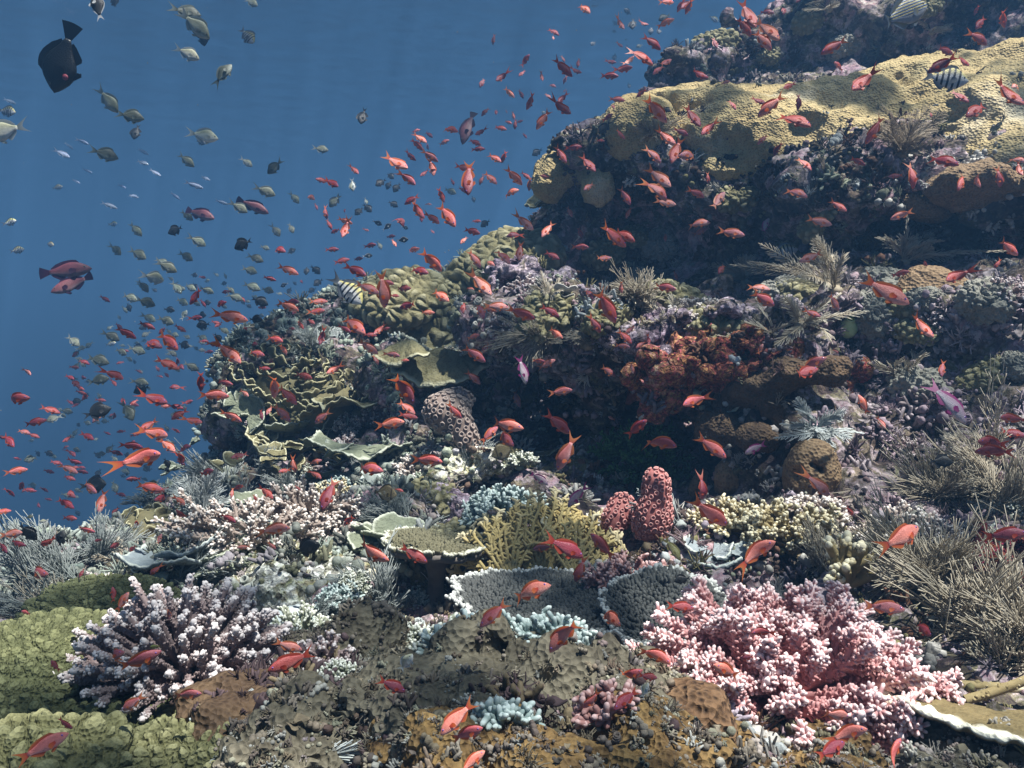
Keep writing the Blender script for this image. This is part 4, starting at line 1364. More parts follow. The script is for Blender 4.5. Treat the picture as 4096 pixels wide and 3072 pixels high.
# ---- crusts and ledges at the bottom
for (name, mat, lst, h, k, na, lab, ln, sd) in (
        ("crust_coral", 'gold', [(400, 775, 1.2, .09, .07, .035), (470, 762, 1.24, .10, .06, .03), (540, 768, 1.2, .11, .06, .03), (610, 772, 1.18, .11, .06, .032), (665, 758, 1.22, .08, .07, .045)], .009, .05, .014, "golden brown pitted coral ridge along the bottom edge", "golden brown ridge", 1),
        ("crust_coral", 'honey', [(690, 715, 1.34, .055, .06, .06), (700, 730, 1.3, .06, .06, .045)], .008, .04, .006, "brown honeycomb coral below the big pink coral", "honeycomb coral", 2),
        ("crust_coral", 'gold', [(790, 755, 1.2, .12, .08, .04), (760, 765, 1.17, .12, .08, .04)], .009, .05, .012, "dark brown pitted crust under the pink coral at the bottom edge", "dark brown crust", 3),
        ("crust_coral", 'leather', [(345, 655, 1.62, .09, .09, .05), (380, 668, 1.58, .08, .08, .04), (325, 668, 1.6, .06, .07, .04)], .010, .05, .014, "pale olive ruffled coral ledge left of the shaded cave", "pale olive ledge", 4),
        ("crust_coral", 'leather', [(420, 700, 1.45, .13, .11, .04), (380, 712, 1.42, .1, .1, .035), (470, 695, 1.5, .12, .1, .035), (530, 705, 1.46, .14, .1, .03), (590, 700, 1.5, .1, .09, .03)], .011, .06, .015, "flat grey olive coral crust across the bottom centre", "flat olive crust", 5),
        ("crust_coral", 'gold', [(850, 735, 1.3, .09, .07, .045), (880, 755, 1.2, .08, .07, .04)], .009, .05, .012, "mottled brown coral lump right of the dark crust", "mottled brown lump", 6),
        ("crust_coral", 'leather', [(1000, 765, 1.15, .1, .08, .04), (960, 770, 1.14, .06, .06, .03)], .009, .05, .012, "pale olive crust in the bottom right corner", "corner olive crust", 7),
        ("crust_coral", 'brown', [(250, 710, 1.42, .12, .1, .05), (225, 720, 1.38, .08, .08, .045)], .011, .05, .014, "dark brown rounded crust right of the lime mound", "dark rounded crust", 8),
        ("crust_coral", 'leather', [(345, 740, 1.24, .09, .08, .04), (310, 755, 1.18, .09, .07, .035), (285, 745, 1.24, .05, .05, .03)], .009, .05, .014, "cream knobbly crust at the bottom left of centre", "cream knobbly crust", 9),
        ("crust_coral", 'white', [(285, 585, 2.15, .16, .14, .05), (310, 568, 2.25, .14, .14, .05), (265, 605, 2.08, .1, .1, .04)], .012, .06, .028, "sunlit white and yellow encrusted shelf left of centre", "sunlit encrusted shelf", 10),
        ("crust_coral", 'chalk', [(285, 625, 1.85, .07, .07, .03), (298, 615, 1.9, .05, .05, .03)], .009, .04, .010, "smooth blue white coral patch below the encrusted shelf", "blue white patch", 11),
        ("crust_coral", 'white', [(450, 470, 2.78, .10, .09, .06), (480, 462, 2.8, .12, .1, .05), (430, 480, 2.75, .07, .07, .05)], .011, .05, .025, "white lumpy crust under the upper butterflyfish", "white lumpy crust", 12),
        ("crust_coral", 'soft', [(510, 465, 2.68, .14, .12, .05), (555, 468, 2.66, .12, .1, .045), (470, 490, 2.62, .1, .1, .05)], .011, .05, .018, "flat olive crust between the butterflyfish and blue green fingers", "olive crust shelf", 13),
        ("crust_coral", 'lilac', [(430, 510, 2.5, .09, .09, .07), (450, 500, 2.52, .07, .08, .06)], .010, .05, .025, "lilac knobbed rock crust behind the olive table", "lilac knobbed crust", 14),
        ("crust_coral", 'lilac', [(640, 335, 2.95, .14, .1, .09), (680, 340, 2.9, .14, .1, .09), (720, 325, 2.9, .16, .12, .07)], .012, .05, .028, "lilac crust on the lip of the centre ledge", "lilac ledge crust", 15),
        ("crust_coral", 'lilac', [(515, 285, 3.85, .15, .12, .13), (545, 292, 3.8, .16, .12, .09), (490, 305, 3.75, .1, .1, .08)], .013, .05, .035, "knobbly lilac grey boulder on the centre ledge end", "lilac grey boulder", 16),
        ("encrusting_sponge", 'orange', [(680, 372, 2.82, .13, .08, .09), (720, 365, 2.78, .14, .08, .10), (760, 355, 2.72, .12, .08, .07), (690, 350, 2.85, .10, .08, .07), (660, 385, 2.85, .06, .06, .08)], .010, .04, .040, "rusty orange sponge crust spread below the ledge lip", "rusty orange sponge", 17),
        ("encrusting_sponge", 'orange', [(840, 372, 2.42, .03, .03, .035), (850, 385, 2.4, .022, .025, .035), (862, 372, 2.4, .03, .025, .018), (845, 400, 2.4, .018, .02, .03)], .006, .02, .008, "bright orange finger sponge on the crevice edge", "orange finger sponge", 18),
        ("encrusting_sponge", 'rose', [(632, 395, 2.75, .045, .05, .05), (628, 405, 2.75, .03, .04, .035)], .007, .03, .014, "dull red knotted sponge hanging left of the alcove", "red knotted sponge", 19),
        ("encrusting_sponge", 'red', [(1000, 560, 1.75, .07, .07, .06), (985, 548, 1.78, .045, .05, .04), (1015, 575, 1.72, .05, .05, .05)], .008, .04, .03, "holed bright red sponge at the right edge", "bright red sponge", 20)):
    kw = {}
    if sd == 20:
        kw = dict(holes=[(W(992 + 12 * i, 548 + 9 * ((i * 7) % 4), 1.69), (.016, .05, .014)) for i in range(4)], hk=0.01)
    lst = [(a, b, c, x * .85, y * .85, z * .8) for (a, b, c, x, y, z) in lst]
    o = blobs_px(name, MC[mat], lst, h, k, na=na * 1.9, nf=11 if sd not in (17, 20) else 20, fine=.004, ff=60, seed=100 + sd, crusty=1.1 if mat in ('lilac', 'white', 'red', 'orange', 'leather', 'gold', 'red') else .2, out=0.0, **kw)
    tag(o, lab, "sponge" if 'sponge' in name else "coral")
    LAND.append((lst[0][0], lst[0][1], ln))

# ---- two lime sea squirts, coral sticks
def squirt(s, label, px, py, lean):
    prof = [(.0, .30), (.12, .42), (.35, .5), (.6, .46), (.8, .30), (.93, .22), (1.0, .24), (1.0, .17), (.9, .13), (.7, .10)]
    P = np.array([[(0, 0, z * s) for z, r in prof]])
    mb = MB()
    V = P
    an = np.arange(16) * 2 * math.pi / 16
    rings = np.stack([np.stack([r * s * np.cos(an), r * s * np.sin(an), z * s + 0 * an], 1) for z, r in prof])
    tp = np.repeat(np.array([0, .2, .3, .4, .5, .6, .8, 1, 1, 1.0])[:, None], 16, 1)
    mb.add(rings.reshape(-1, 3), grid_faces(1, len(prof), 16), tip=tp.ravel())
    o = mb.build("sea_squirt", MC['squirt'])
    put(o, px, py, .3, 0, .0, lean)
    tag(o, label, "sea squirt")


squirt(.07, "larger lime green sea squirt on the dark rock wall", 845, 335, (-.2, -.3, .7))
squirt(.045, "small cream sea squirt touching the larger lime one", 857, 328, (.2, -.3, .6))
for (px, py, d, L, yaw, lab) in ((925, 684, 1.42, .17, .05, "straight pale coral stick lying right of the pink coral"), (965, 700, 1.36, .14, .5, "short white tipped coral stick above the white rimmed plate")):
    mb = MB()
    P = paths([(0, 0, 0)], [(math.cos(yaw), -.1, math.sin(yaw) * .6)], [L], 8, .1, rg(px))
    bottlebrush(mb, P, .0085, rg(px), 500, .006, .0042, .0, 5, 75, .9)
    o = mb.build("coral_stick", MC['yellowtwig'])
    o.location = Vector(W(px, py, d))
    tag(o, lab, "coral")


# ---- many more small corals on the slope: a few kinds, copied, each a thing
def copy_tree(o):
    r_ = o.copy()
    COL.objects.link(r_)
    for ch in o.children:
        c_ = ch.copy()
        COL.objects.link(c_)
        c_.parent = r_
    return r_


def near_land(x, y):
    b = min(LAND0, key=lambda l: math.hypot(x - l[0], y - l[1]))
    dx, dy = x - b[0], y - b[1]
    if math.hypot(dx, dy) < 14:
        return "touching the " + b[2]
    return (("right of" if dx > 0 else "left of") if abs(dx) > abs(dy) * 1.2 else ("below" if dy > 0 else "above")) + " the " + b[2]


LAND0 = list(LAND)


def extras():
    rng = rg(321)
    pr = []
    pr.append((branching("branching_coral", MC['twig'], rg(201), 22, (.085, .075, .06), .0055, 260, .011, .0034, 8, 85, 2, per=8), "grey green bushy coral", "coral"))
    pr.append((branching("branching_coral", MC['palebranch'], rg(202), 22, (.10, .09, .055), .006, 260, .011, .0036, 6, 80, 2, per=8), "pale pink branching coral", "coral"))
    pr.append((branching("branching_coral", MC['blue'], rg(203), 26, (.07, .065, .05), .005, 260, .012, .0036, 8, 88, 1, per=9), "blue green finger coral", "coral"))
    pr.append((lobed("lobed_coral", MC['soft'], rg(204), (.085, .08, .055), .024, .016, 150, 60, seed=4), "olive knobbed coral", "coral"))
    pr.append((lobed("lobed_coral", MC['grey'], rg(205), (.07, .075, .06), .02, .016, 150, 60, seed=9), "grey knobbed coral", "coral"))
    pr.append((plates("plate_coral", MC['plateg'], rg(206), cluster(6, .085, rg(206), .06, (0, .6)), .04), "green grey leafy coral", "coral"))
    pr.append((plates("plate_coral", MC['plate'], rg(207), cluster(5, .10, rg(207), .05, (0, .35)), .04), "olive leafy coral", "coral"))
    pr.append((whips("whip_coral", MC['plumeg'], rg(208), 54, .16, .9, (-.3, -.1, 0), .002), "blue grey whip tuft", "coral"))
    pr.append((branching("branching_coral", MC['purple'], rg(210), 20, (.07, .065, .055), .006, 300, .007, .003, 8, 85, 1, per=7), "mauve stubby branching coral", "coral"))
    pr.append((feather("feather_bush", MC['plume'], rg(209), 8, .12, .8, .028, 20), "tan feather tuft", "feather coral"))
    zones = [((215, 410, 480, 560), 34, (0, 1, 2, 3, 4, 5, 6, 7, 8)), ((0, 550, 230, 640), 16, (0, 1, 5, 7, 8, 9)), ((480, 286, 900, 330), 14, (3, 4, 8, 9, 1)), ((870, 275, 1020, 460), 12, (4, 8, 9, 3)),
             ((545, 195, 900, 282), 9, (3, 4, 6)), ((700, 5, 1000, 55), 7, (3, 4, 9)), ((290, 570, 480, 690), 16, (0, 2, 4, 8, 6, 7)), ((460, 640, 700, 700), 9, (2, 4, 8)), ((380, 270, 540, 330), 8, (3, 0, 6)),
             ((860, 470, 1020, 560), 7, (0, 1, 9))]
    first = [True] * len(pr)
    rows = []
    for (x0, y0, x1, y1), n, kinds in zones:
        for _ in range(n):
            for _try in range(12):
                x, y = rng.uniform(x0, x1), rng.uniform(y0, y1)
                if pick(x, y) and all(math.hypot(x - r_[1], y - r_[2]) > 17 for r_ in rows):
                    break
            else:
                continue
            k = int(rng.choice(kinds))
            o = pr[k][0] if first[k] else copy_tree(pr[k][0])
            first[k] = False
            d = put(o, x, y, .55, rng.uniform(0, 6.28), .006)
            o.scale = [rng.uniform(.65, 1.25) * (d / 2.6) ** .35] * 3
            rows.append((k, x, y, o))
    sets_ = {}
    for k, x, y, o in rows:
        sets_.setdefault((k, near_land(x, y)), []).append((y, o))
    for (k, nr), lst in sets_.items():
        lst.sort(key=lambda q: q[0])
        for i, (y, o) in enumerate(lst):
            pre = "small " if len(lst) == 1 else ("upper of two small ", "lower of two small ")[i] if len(lst) == 2 else ["topmost small ", "second topmost small ", "third topmost small ", "fourth topmost small ", "fifth topmost small "][min(i, 4)]
            tag(o, pre + pr[k][1] + " " + nr, pr[k][2], "small %ss on the reef" % pr[k][1])
    for k, f_ in enumerate(first):
        if f_:
            for ch in list(pr[k][0].children):
                bpy.data.objects.remove(ch)
            bpy.data.objects.remove(pr[k][0])


extras()

# ---------------------------------------------------------------- small growth all over the rock
def scatter():
    rng = rg(500)
    qs = [[RV[RQ[:, k]] for k in range(4)]] + [[v[q[:, k]] for k in range(4)] for v, q, _ in SCAT]
    A, B, Cc, D = (np.concatenate([x[k] for x in qs]) for k in range(4))
    wt = np.concatenate([np.ones(len(RQ))] + [np.full(len(q), x) for _, q, x in SCAT])
    cen = (A + B + Cc + D) / 4
    fn = np.cross(Cc - A, D - B)
    area = np.linalg.norm(fn, axis=1) / 2
    fn = unit(fn)
    dep = cen @ AF
    px = cen @ AX / np.maximum(dep, .1) * FPX + 512
    py = 384 - cen @ AY / np.maximum(dep, .1) * FPX
    view = unit(cen)
    face = -(fn * view).sum(1)
    w = wt * area / np.maximum(dep, .8) ** 1.8
    w = w * (dep > .9) * (px > -260) * (px < 1284) * (py > -160) * (py < 900) * np.where(face > -.25, 1, .06)
    w = w * (1 + 1.1 * np.clip((.0 - cen[:, 0]) / .5, 0, 1) * np.clip((cen[:, 1] - 1.9) / .4, 0, 1))
    w = w * np.clip(.55 + .9 * vnoise(cen, 3.0, 91), .12, 1.3)
    pal = np.array([(.70, .68, .62), (.50, .36, .38), (.24, .22, .10), (.44, .38, .44), (.20, .10, .06), (.09, .06, .05), (.46, .50, .36), (.60, .66, .66), (.32, .25, .15), (.12, .08, .085)])
    pm = vnoise(cen, 1.6, 93) + .6 * vnoise(cen, 5.0, 94)

    def samples(n):
        i = rng.choice(len(w), n, p=w / w.sum())
        N = unit(fn[i] * .65 + np.array([0, 0, .35]) + rng.normal(size=(n, 3)) * .18)
        u = rng.uniform(0, 1, n)
        s = (.0050 + .0085 * u ** 2 + .007 * u ** 8) * np.maximum(dep[i], 1.0) ** .40
        k = np.clip(((pm[i] * 1.25 + 1) / 2 + rng.normal(size=n) * .22) * len(pal), 0, len(pal) - 1).astype(int)
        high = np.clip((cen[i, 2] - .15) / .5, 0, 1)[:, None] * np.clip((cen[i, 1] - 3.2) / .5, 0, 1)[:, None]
        tint = pal[k] * rng.uniform(.4, .95, (n, 1)) * (1 - .55 * high * (rng.uniform(size=(n, 1)) < .85))  # upper cliff growth darker: overhang shade put into the tint, plus dark algae
        off = rng.uniform(-.5, .5, (n, 2, 1)) * np.stack([B[i] - A[i], D[i] - A[i]], 1)
        cr = (wt[i] > .8) & (wt[i] < .95)
        s = s * np.where(cr, .5, np.where(wt[i] < .45, .6, 1))
        tint = np.where(cr[:, None], tint * .45 + np.array([.17, .155, .12]) * rng.uniform(.3, 1.5, (n, 1)), tint)
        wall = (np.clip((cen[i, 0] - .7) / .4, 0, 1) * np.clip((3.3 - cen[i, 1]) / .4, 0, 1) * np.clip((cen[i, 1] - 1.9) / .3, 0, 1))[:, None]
        tint = tint * (1 - .7 * wall) + .7 * wall * np.array([.40, .32, .37]) * rng.uniform(.35, 1.35, (n, 1))  # wall growth mauve by nature, tint also lifted to look lit
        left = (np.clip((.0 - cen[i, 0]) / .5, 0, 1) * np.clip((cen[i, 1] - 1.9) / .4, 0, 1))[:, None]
        tint = tint * (1 - .6 * left) + .6 * left * np.array([.40, .48, .41]) * rng.uniform(.3, 1.5, (n, 1))  # left slope grey green, with sunny brightness put into the tint
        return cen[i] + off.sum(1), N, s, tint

    def frames(N):
        n = len(N)
        ref = np.where(np.abs(N[:, 2:3]) < .95, np.array([[0, 0, 1.0]]), np.array([[1.0, 0, 0]]))
        X = unit(np.cross(ref, N))
        Y = np.cross(N, X)
        a = rng.uniform(0, 6.28, n)[:, None]
        return X * np.cos(a) + Y * np.sin(a), Y * np.cos(a) - X * np.sin(a)

    def spread(name, templates, n, mat):
        mb = MB()
        per = n // len(templates)
        for tm in templates:
            V = np.concatenate(tm.v)
            t = np.concatenate(tm.t)
            F = np.concatenate(tm.f4)
            P, N, s, tint = samples(per)
            X, Y = frames(N)
            G = P[:, None] + s[:, None, None] * (V[None, :, 0:1] * X[:, None] + V[None, :, 1:2] * Y[:, None] + V[None, :, 2:3] * N[:, None])
            FF = (F[None] + (np.arange(per) * len(V))[:, None, None]).reshape(-1, 4)
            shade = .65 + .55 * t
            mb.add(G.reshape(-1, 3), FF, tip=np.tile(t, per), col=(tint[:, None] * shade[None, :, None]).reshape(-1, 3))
        o = mb.build(name, mat)
        tag(o, kind='stuff')
        return o

    def knobs(n, seed):
        r = rg(seed)
        m = MB()
        P = np.stack([r.normal(size=n) * .95, r.normal(size=n) * .95, r.uniform(-.1, .45, n)], 1)
        for p in P:
            knob(m, [p], r.uniform(.28, .75), 6, 4, r.uniform(.7, 1.3), .35 + p[2])
        return m

    def tuft(n, seed, L=1.9, rr=.13):
        r = rg(seed)
        m = MB()
        D = unit(np.stack([r.normal(size=n) * .6, r.normal(size=n) * .6, np.ones(n)], 1))
        P = paths(r.normal(size=(n, 3)) * np.array([.45, .45, .05]), D, L * r.uniform(.5, 1.1, n), 4, .4, r)
        tubes(m, P, rr * np.array([[1.2, 1, .8, .55]]), m=4, tip=np.linspace(.1, 1, 4)[None], cap=False)
        return m

    def fingers(n, seed):
        r = rg(seed)
        m = MB()
        D = unit(np.stack([r.normal(size=n) * .5, r.normal(size=n) * .5, np.ones(n)], 1))
        P = paths(r.normal(size=(n, 3)) * np.array([.7, .7, .05]), D, 1.5 * r.uniform(.5, 1.1, n), 3, .2, r)
        tubes(m, P, .27 * np.array([[1.1, 1, .8]]), m=5, tip=np.array([[.1, .5, 1]]))
        return m

    def cupset(n, seed):
        r = rg(seed)
        m = MB()
        P = np.stack([r.normal(size=n) * .8, r.normal(size=n) * .8, np.zeros(n)], 1)
        N = unit(np.stack([r.normal(size=n) * .35, r.normal(size=n) * .35, np.ones(n)], 1))
        cups(m, P, N, r.uniform(.35, .7, n), r.uniform(.5, 1.1, n), 7)
        return m

    def leaf(n, seed):
        r = rg(seed)
        m = MB()
        for k in range(n):
            frill(m, r, r.uniform(1.2, 2.0), r.uniform(1.6, 3.2), .3, .15, 4, 0, .12, (rotm((0, 0, 1), r.uniform(0, 6.28)) @ rotm((0, 1, 0), -r.uniform(0, .9)), (r.normal() * .4, r.normal() * .4, r.uniform(0, .5))), nr=4, na=11)
        return m

    gm = coral_mat("small_growth", (.55, .55, .55), (1.0, 1.0, 1.0), None, 0, 1, 90, bump=.5, tint=True)
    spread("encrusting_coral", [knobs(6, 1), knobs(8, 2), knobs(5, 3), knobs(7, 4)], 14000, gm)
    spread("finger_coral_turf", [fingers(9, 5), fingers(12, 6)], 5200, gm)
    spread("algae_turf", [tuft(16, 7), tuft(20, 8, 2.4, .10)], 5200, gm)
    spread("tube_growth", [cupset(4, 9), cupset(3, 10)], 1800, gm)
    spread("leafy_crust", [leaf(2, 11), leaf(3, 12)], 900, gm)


scatter()

# ---------------------------------------------------------------- fish
def fish_mat(name, back, side, belly, kind=None, rough=0.45):
    """body colours run from belly to back; bars, lines or a net where the kind has them"""
    m, nt, bs = new_mat(name)
    at = nd(nt, "ShaderNodeAttribute", attribute_name="tip")
    r = ramp(nt, [(0.08, belly), (0.42, side), (0.8, back)])
    nt.links.new(at.outputs['Fac'], r.inputs[0])
    col = r.outputs[0]
    tc = nd(nt, "ShaderNodeTexCoord")
    sx = nd(nt, "ShaderNodeSeparateXYZ")
    nt.links.new(tc.outputs['Object'], sx.inputs[0])
    if kind == 'bars':
        ad = nd(nt, "ShaderNodeMath", operation='ADD', i_1=0.5)
        nt.links.new(sx.outputs[0], ad.inputs[0])
        st = [(0, (.75, .76, .74))]
        for c in (.36, .47, .58, .69, .80):
            st += [(c - .026, (.72, .74, .74)), (c - .018, (.015, .02, .035)), (c + .018, (.015, .02, .035)), (c + .026, (.72, .74, .74))]
        rb = ramp(nt, st)
        nt.links.new(ad.outputs[0], rb.inputs[0])
        ry = ramp(nt, [(0.62, (1, 1, 1)), (0.85, (.95, .86, .25))])
        nt.links.new(at.outputs['Fac'], ry.inputs[0])
        col = mix(nt, 1.0, rb.outputs[0], ry.outputs[0], 'MULTIPLY')
    if kind == 'lines':
        mu = nd(nt, "ShaderNodeMath", operation='MULTIPLY_ADD', i_1=21.0, i_2=20.0)
        nt.links.new(sx.outputs[2], mu.inputs[0])
        fr = nd(nt, "ShaderNodeMath", operation='FRACT')
        nt.links.new(mu.outputs[0], fr.inputs[0])
        rb = ramp(nt, [(0, (.02, .03, .08)), (.30, (.02, .03, .08)), (.38, (.25, .34, .55)), (.5, (.25, .34, .55)), (.56, (.02, .02, .02)), (.62, (.55, .50, .18)), (.9, (.55, .50, .18)), (.98, (.02, .02, .02))])
        nt.links.new(fr.outputs[0], rb.inputs[0])
        fm = ramp(nt, [(.30, (0, 0, 0)), (.36, (1, 1, 1))])
        nt.links.new(at.outputs['Fac'], fm.inputs[0])
        col = mix(nt, fm.outputs[0], belly, rb.outputs[0])
    if kind == 'net':
        vo = nd(nt, "ShaderNodeTexVoronoi", i_Scale=30.0, feature='DISTANCE_TO_EDGE')
        nt.links.new(tc.outputs['Object'], vo.inputs['Vector'])
        rb = ramp(nt, [(.02, (.18, .16, .10)), (.14, (1, 1, 1))])
        nt.links.new(vo.outputs['Distance'], rb.inputs[0])
        col = mix(nt, .9, col, rb.outputs[0], 'MULTIPLY')
        ad = nd(nt, "ShaderNodeMath", operation='ADD', i_1=0.5)
        nt.links.new(sx.outputs[0], ad.inputs[0])
        rx = ramp(nt, [(.16, (.03, .03, .03)), (.24, (1, 1, 1)), (.72, (1, 1, 1)), (.77, (.12, .10, .08)), (.82, (1, 1, 1)), (.9, (1.2, 1.2, 1.2))])
        nt.links.new(ad.outputs[0], rx.inputs[0])
        col = mix(nt, 1.0, col, rx.outputs[0], 'MULTIPLY')
    no = nd(nt, "ShaderNodeTexNoise", i_Scale=14.0, i_Detail=4.0)
    nt.links.new(tc.outputs['Object'], no.inputs['Vector'])
    rn = ramp(nt, [(.3, (.75, .75, .75)), (.7, (1.15, 1.15, 1.15))])
    nt.links.new(no.outputs[0], rn.inputs[0])
    col = mix(nt, .8, col, rn.outputs[0], 'MULTIPLY')
    oi = nd(nt, "ShaderNodeObjectInfo")
    h1 = nd(nt, "ShaderNodeHueSaturation")
    m1 = nd(nt, "ShaderNodeMapRange", i_3=.55, i_4=1.22)
    m2 = nd(nt, "ShaderNodeMapRange", i_3=.482, i_4=.515)
    m3 = nd(nt, "ShaderNodeMapRange", i_3=.82, i_4=1.08)
    nt.links.new(oi.outputs['Random'], m1.inputs[0])
    nt.links.new(oi.outputs['Random'], m2.inputs[0])
    wv = nd(nt, "ShaderNodeMath", operation='PINGPONG', i_1=.37)
    nt.links.new(oi.outputs['Random'], wv.inputs[0])
    nt.links.new(wv.outputs[0], m3.inputs[0])
    nt.links.new(m1.outputs[0], h1.inputs['Value'])
    nt.links.new(m2.outputs[0], h1.inputs['Hue'])
    nt.links.new(m3.outputs[0], h1.inputs['Saturation'])
    nt.links.new(col, h1.inputs['Color'])
    col = h1.outputs[0]
    sc = nd(nt, "ShaderNodeTexVoronoi", i_Scale=60.0)
    nt.links.new(tc.outputs['Object'], sc.inputs['Vector'])
    bp = nd(nt, "ShaderNodeBump", i_Strength=.25, i_Distance=.01)
    nt.links.new(sc.outputs['Distance'], bp.inputs['Height'])
    nt.links.new(bp.outputs[0], bs.inputs['Normal'])
    nt.links.new(col, bs.inputs['Base Color'])
    bs.inputs['Roughness'].default_value = rough
    bs.inputs['Specular IOR Level'].default_value = 0.35
    return m


def fin_mat(name, a, b, trans=0.5):
    m = bpy.data.materials.new(name)
    m.use_nodes = True
    nt = m.node_tree
    bs = nt.nodes["Principled BSDF"]
    out = nt.nodes["Material Output"]
    at = nd(nt, "ShaderNodeAttribute", attribute_name="tip")
    r = ramp(nt, [(0.1, a), (0.9, b)])
    nt.links.new(at.outputs['Fac'], r.inputs[0])
    nt.links.new(r.outputs[0], bs.inputs['Base Color'])
    bs.inputs['Roughness'].default_value = .5
    tl = nd(nt, "ShaderNodeBsdfTranslucent")
    nt.links.new(r.outputs[0], tl.inputs[0])
    mx = nd(nt, "ShaderNodeMixShader", i_0=trans)
    nt.links.new(bs.outputs[0], mx.inputs[1])
    nt.links.new(tl.outputs[0], mx.inputs[2])
    nt.links.new(mx.outputs[0], out.inputs[0])
    return m


def eye_mat(name, ring, pupil=(.01, .01, .02)):
    m, nt, bs = new_mat(name)
    at = nd(nt, "ShaderNodeAttribute", attribute_name="tip")
    r = ramp(nt, [(.5, ring), (.56, pupil)])
    nt.links.new(at.outputs['Fac'], r.inputs[0])
    nt.links.new(r.outputs[0], bs.inputs['Base Color'])
    bs.inputs['Roughness'].default_value = .12
    return m


ST = np.array([0, .05, .13, .24, .37, .50, .63, .76, .88, 1.0])
TOP = np.array([.004, .045, .085, .122, .146, .150, .130, .094, .060, .046])
BOT = np.array([-.012, -.045, -.078, -.108, -.126, -.126, -.108, -.076, -.050, -.040])
WID = np.array([.006, .034, .054, .066, .068, .060, .046, .030, .018, .010])


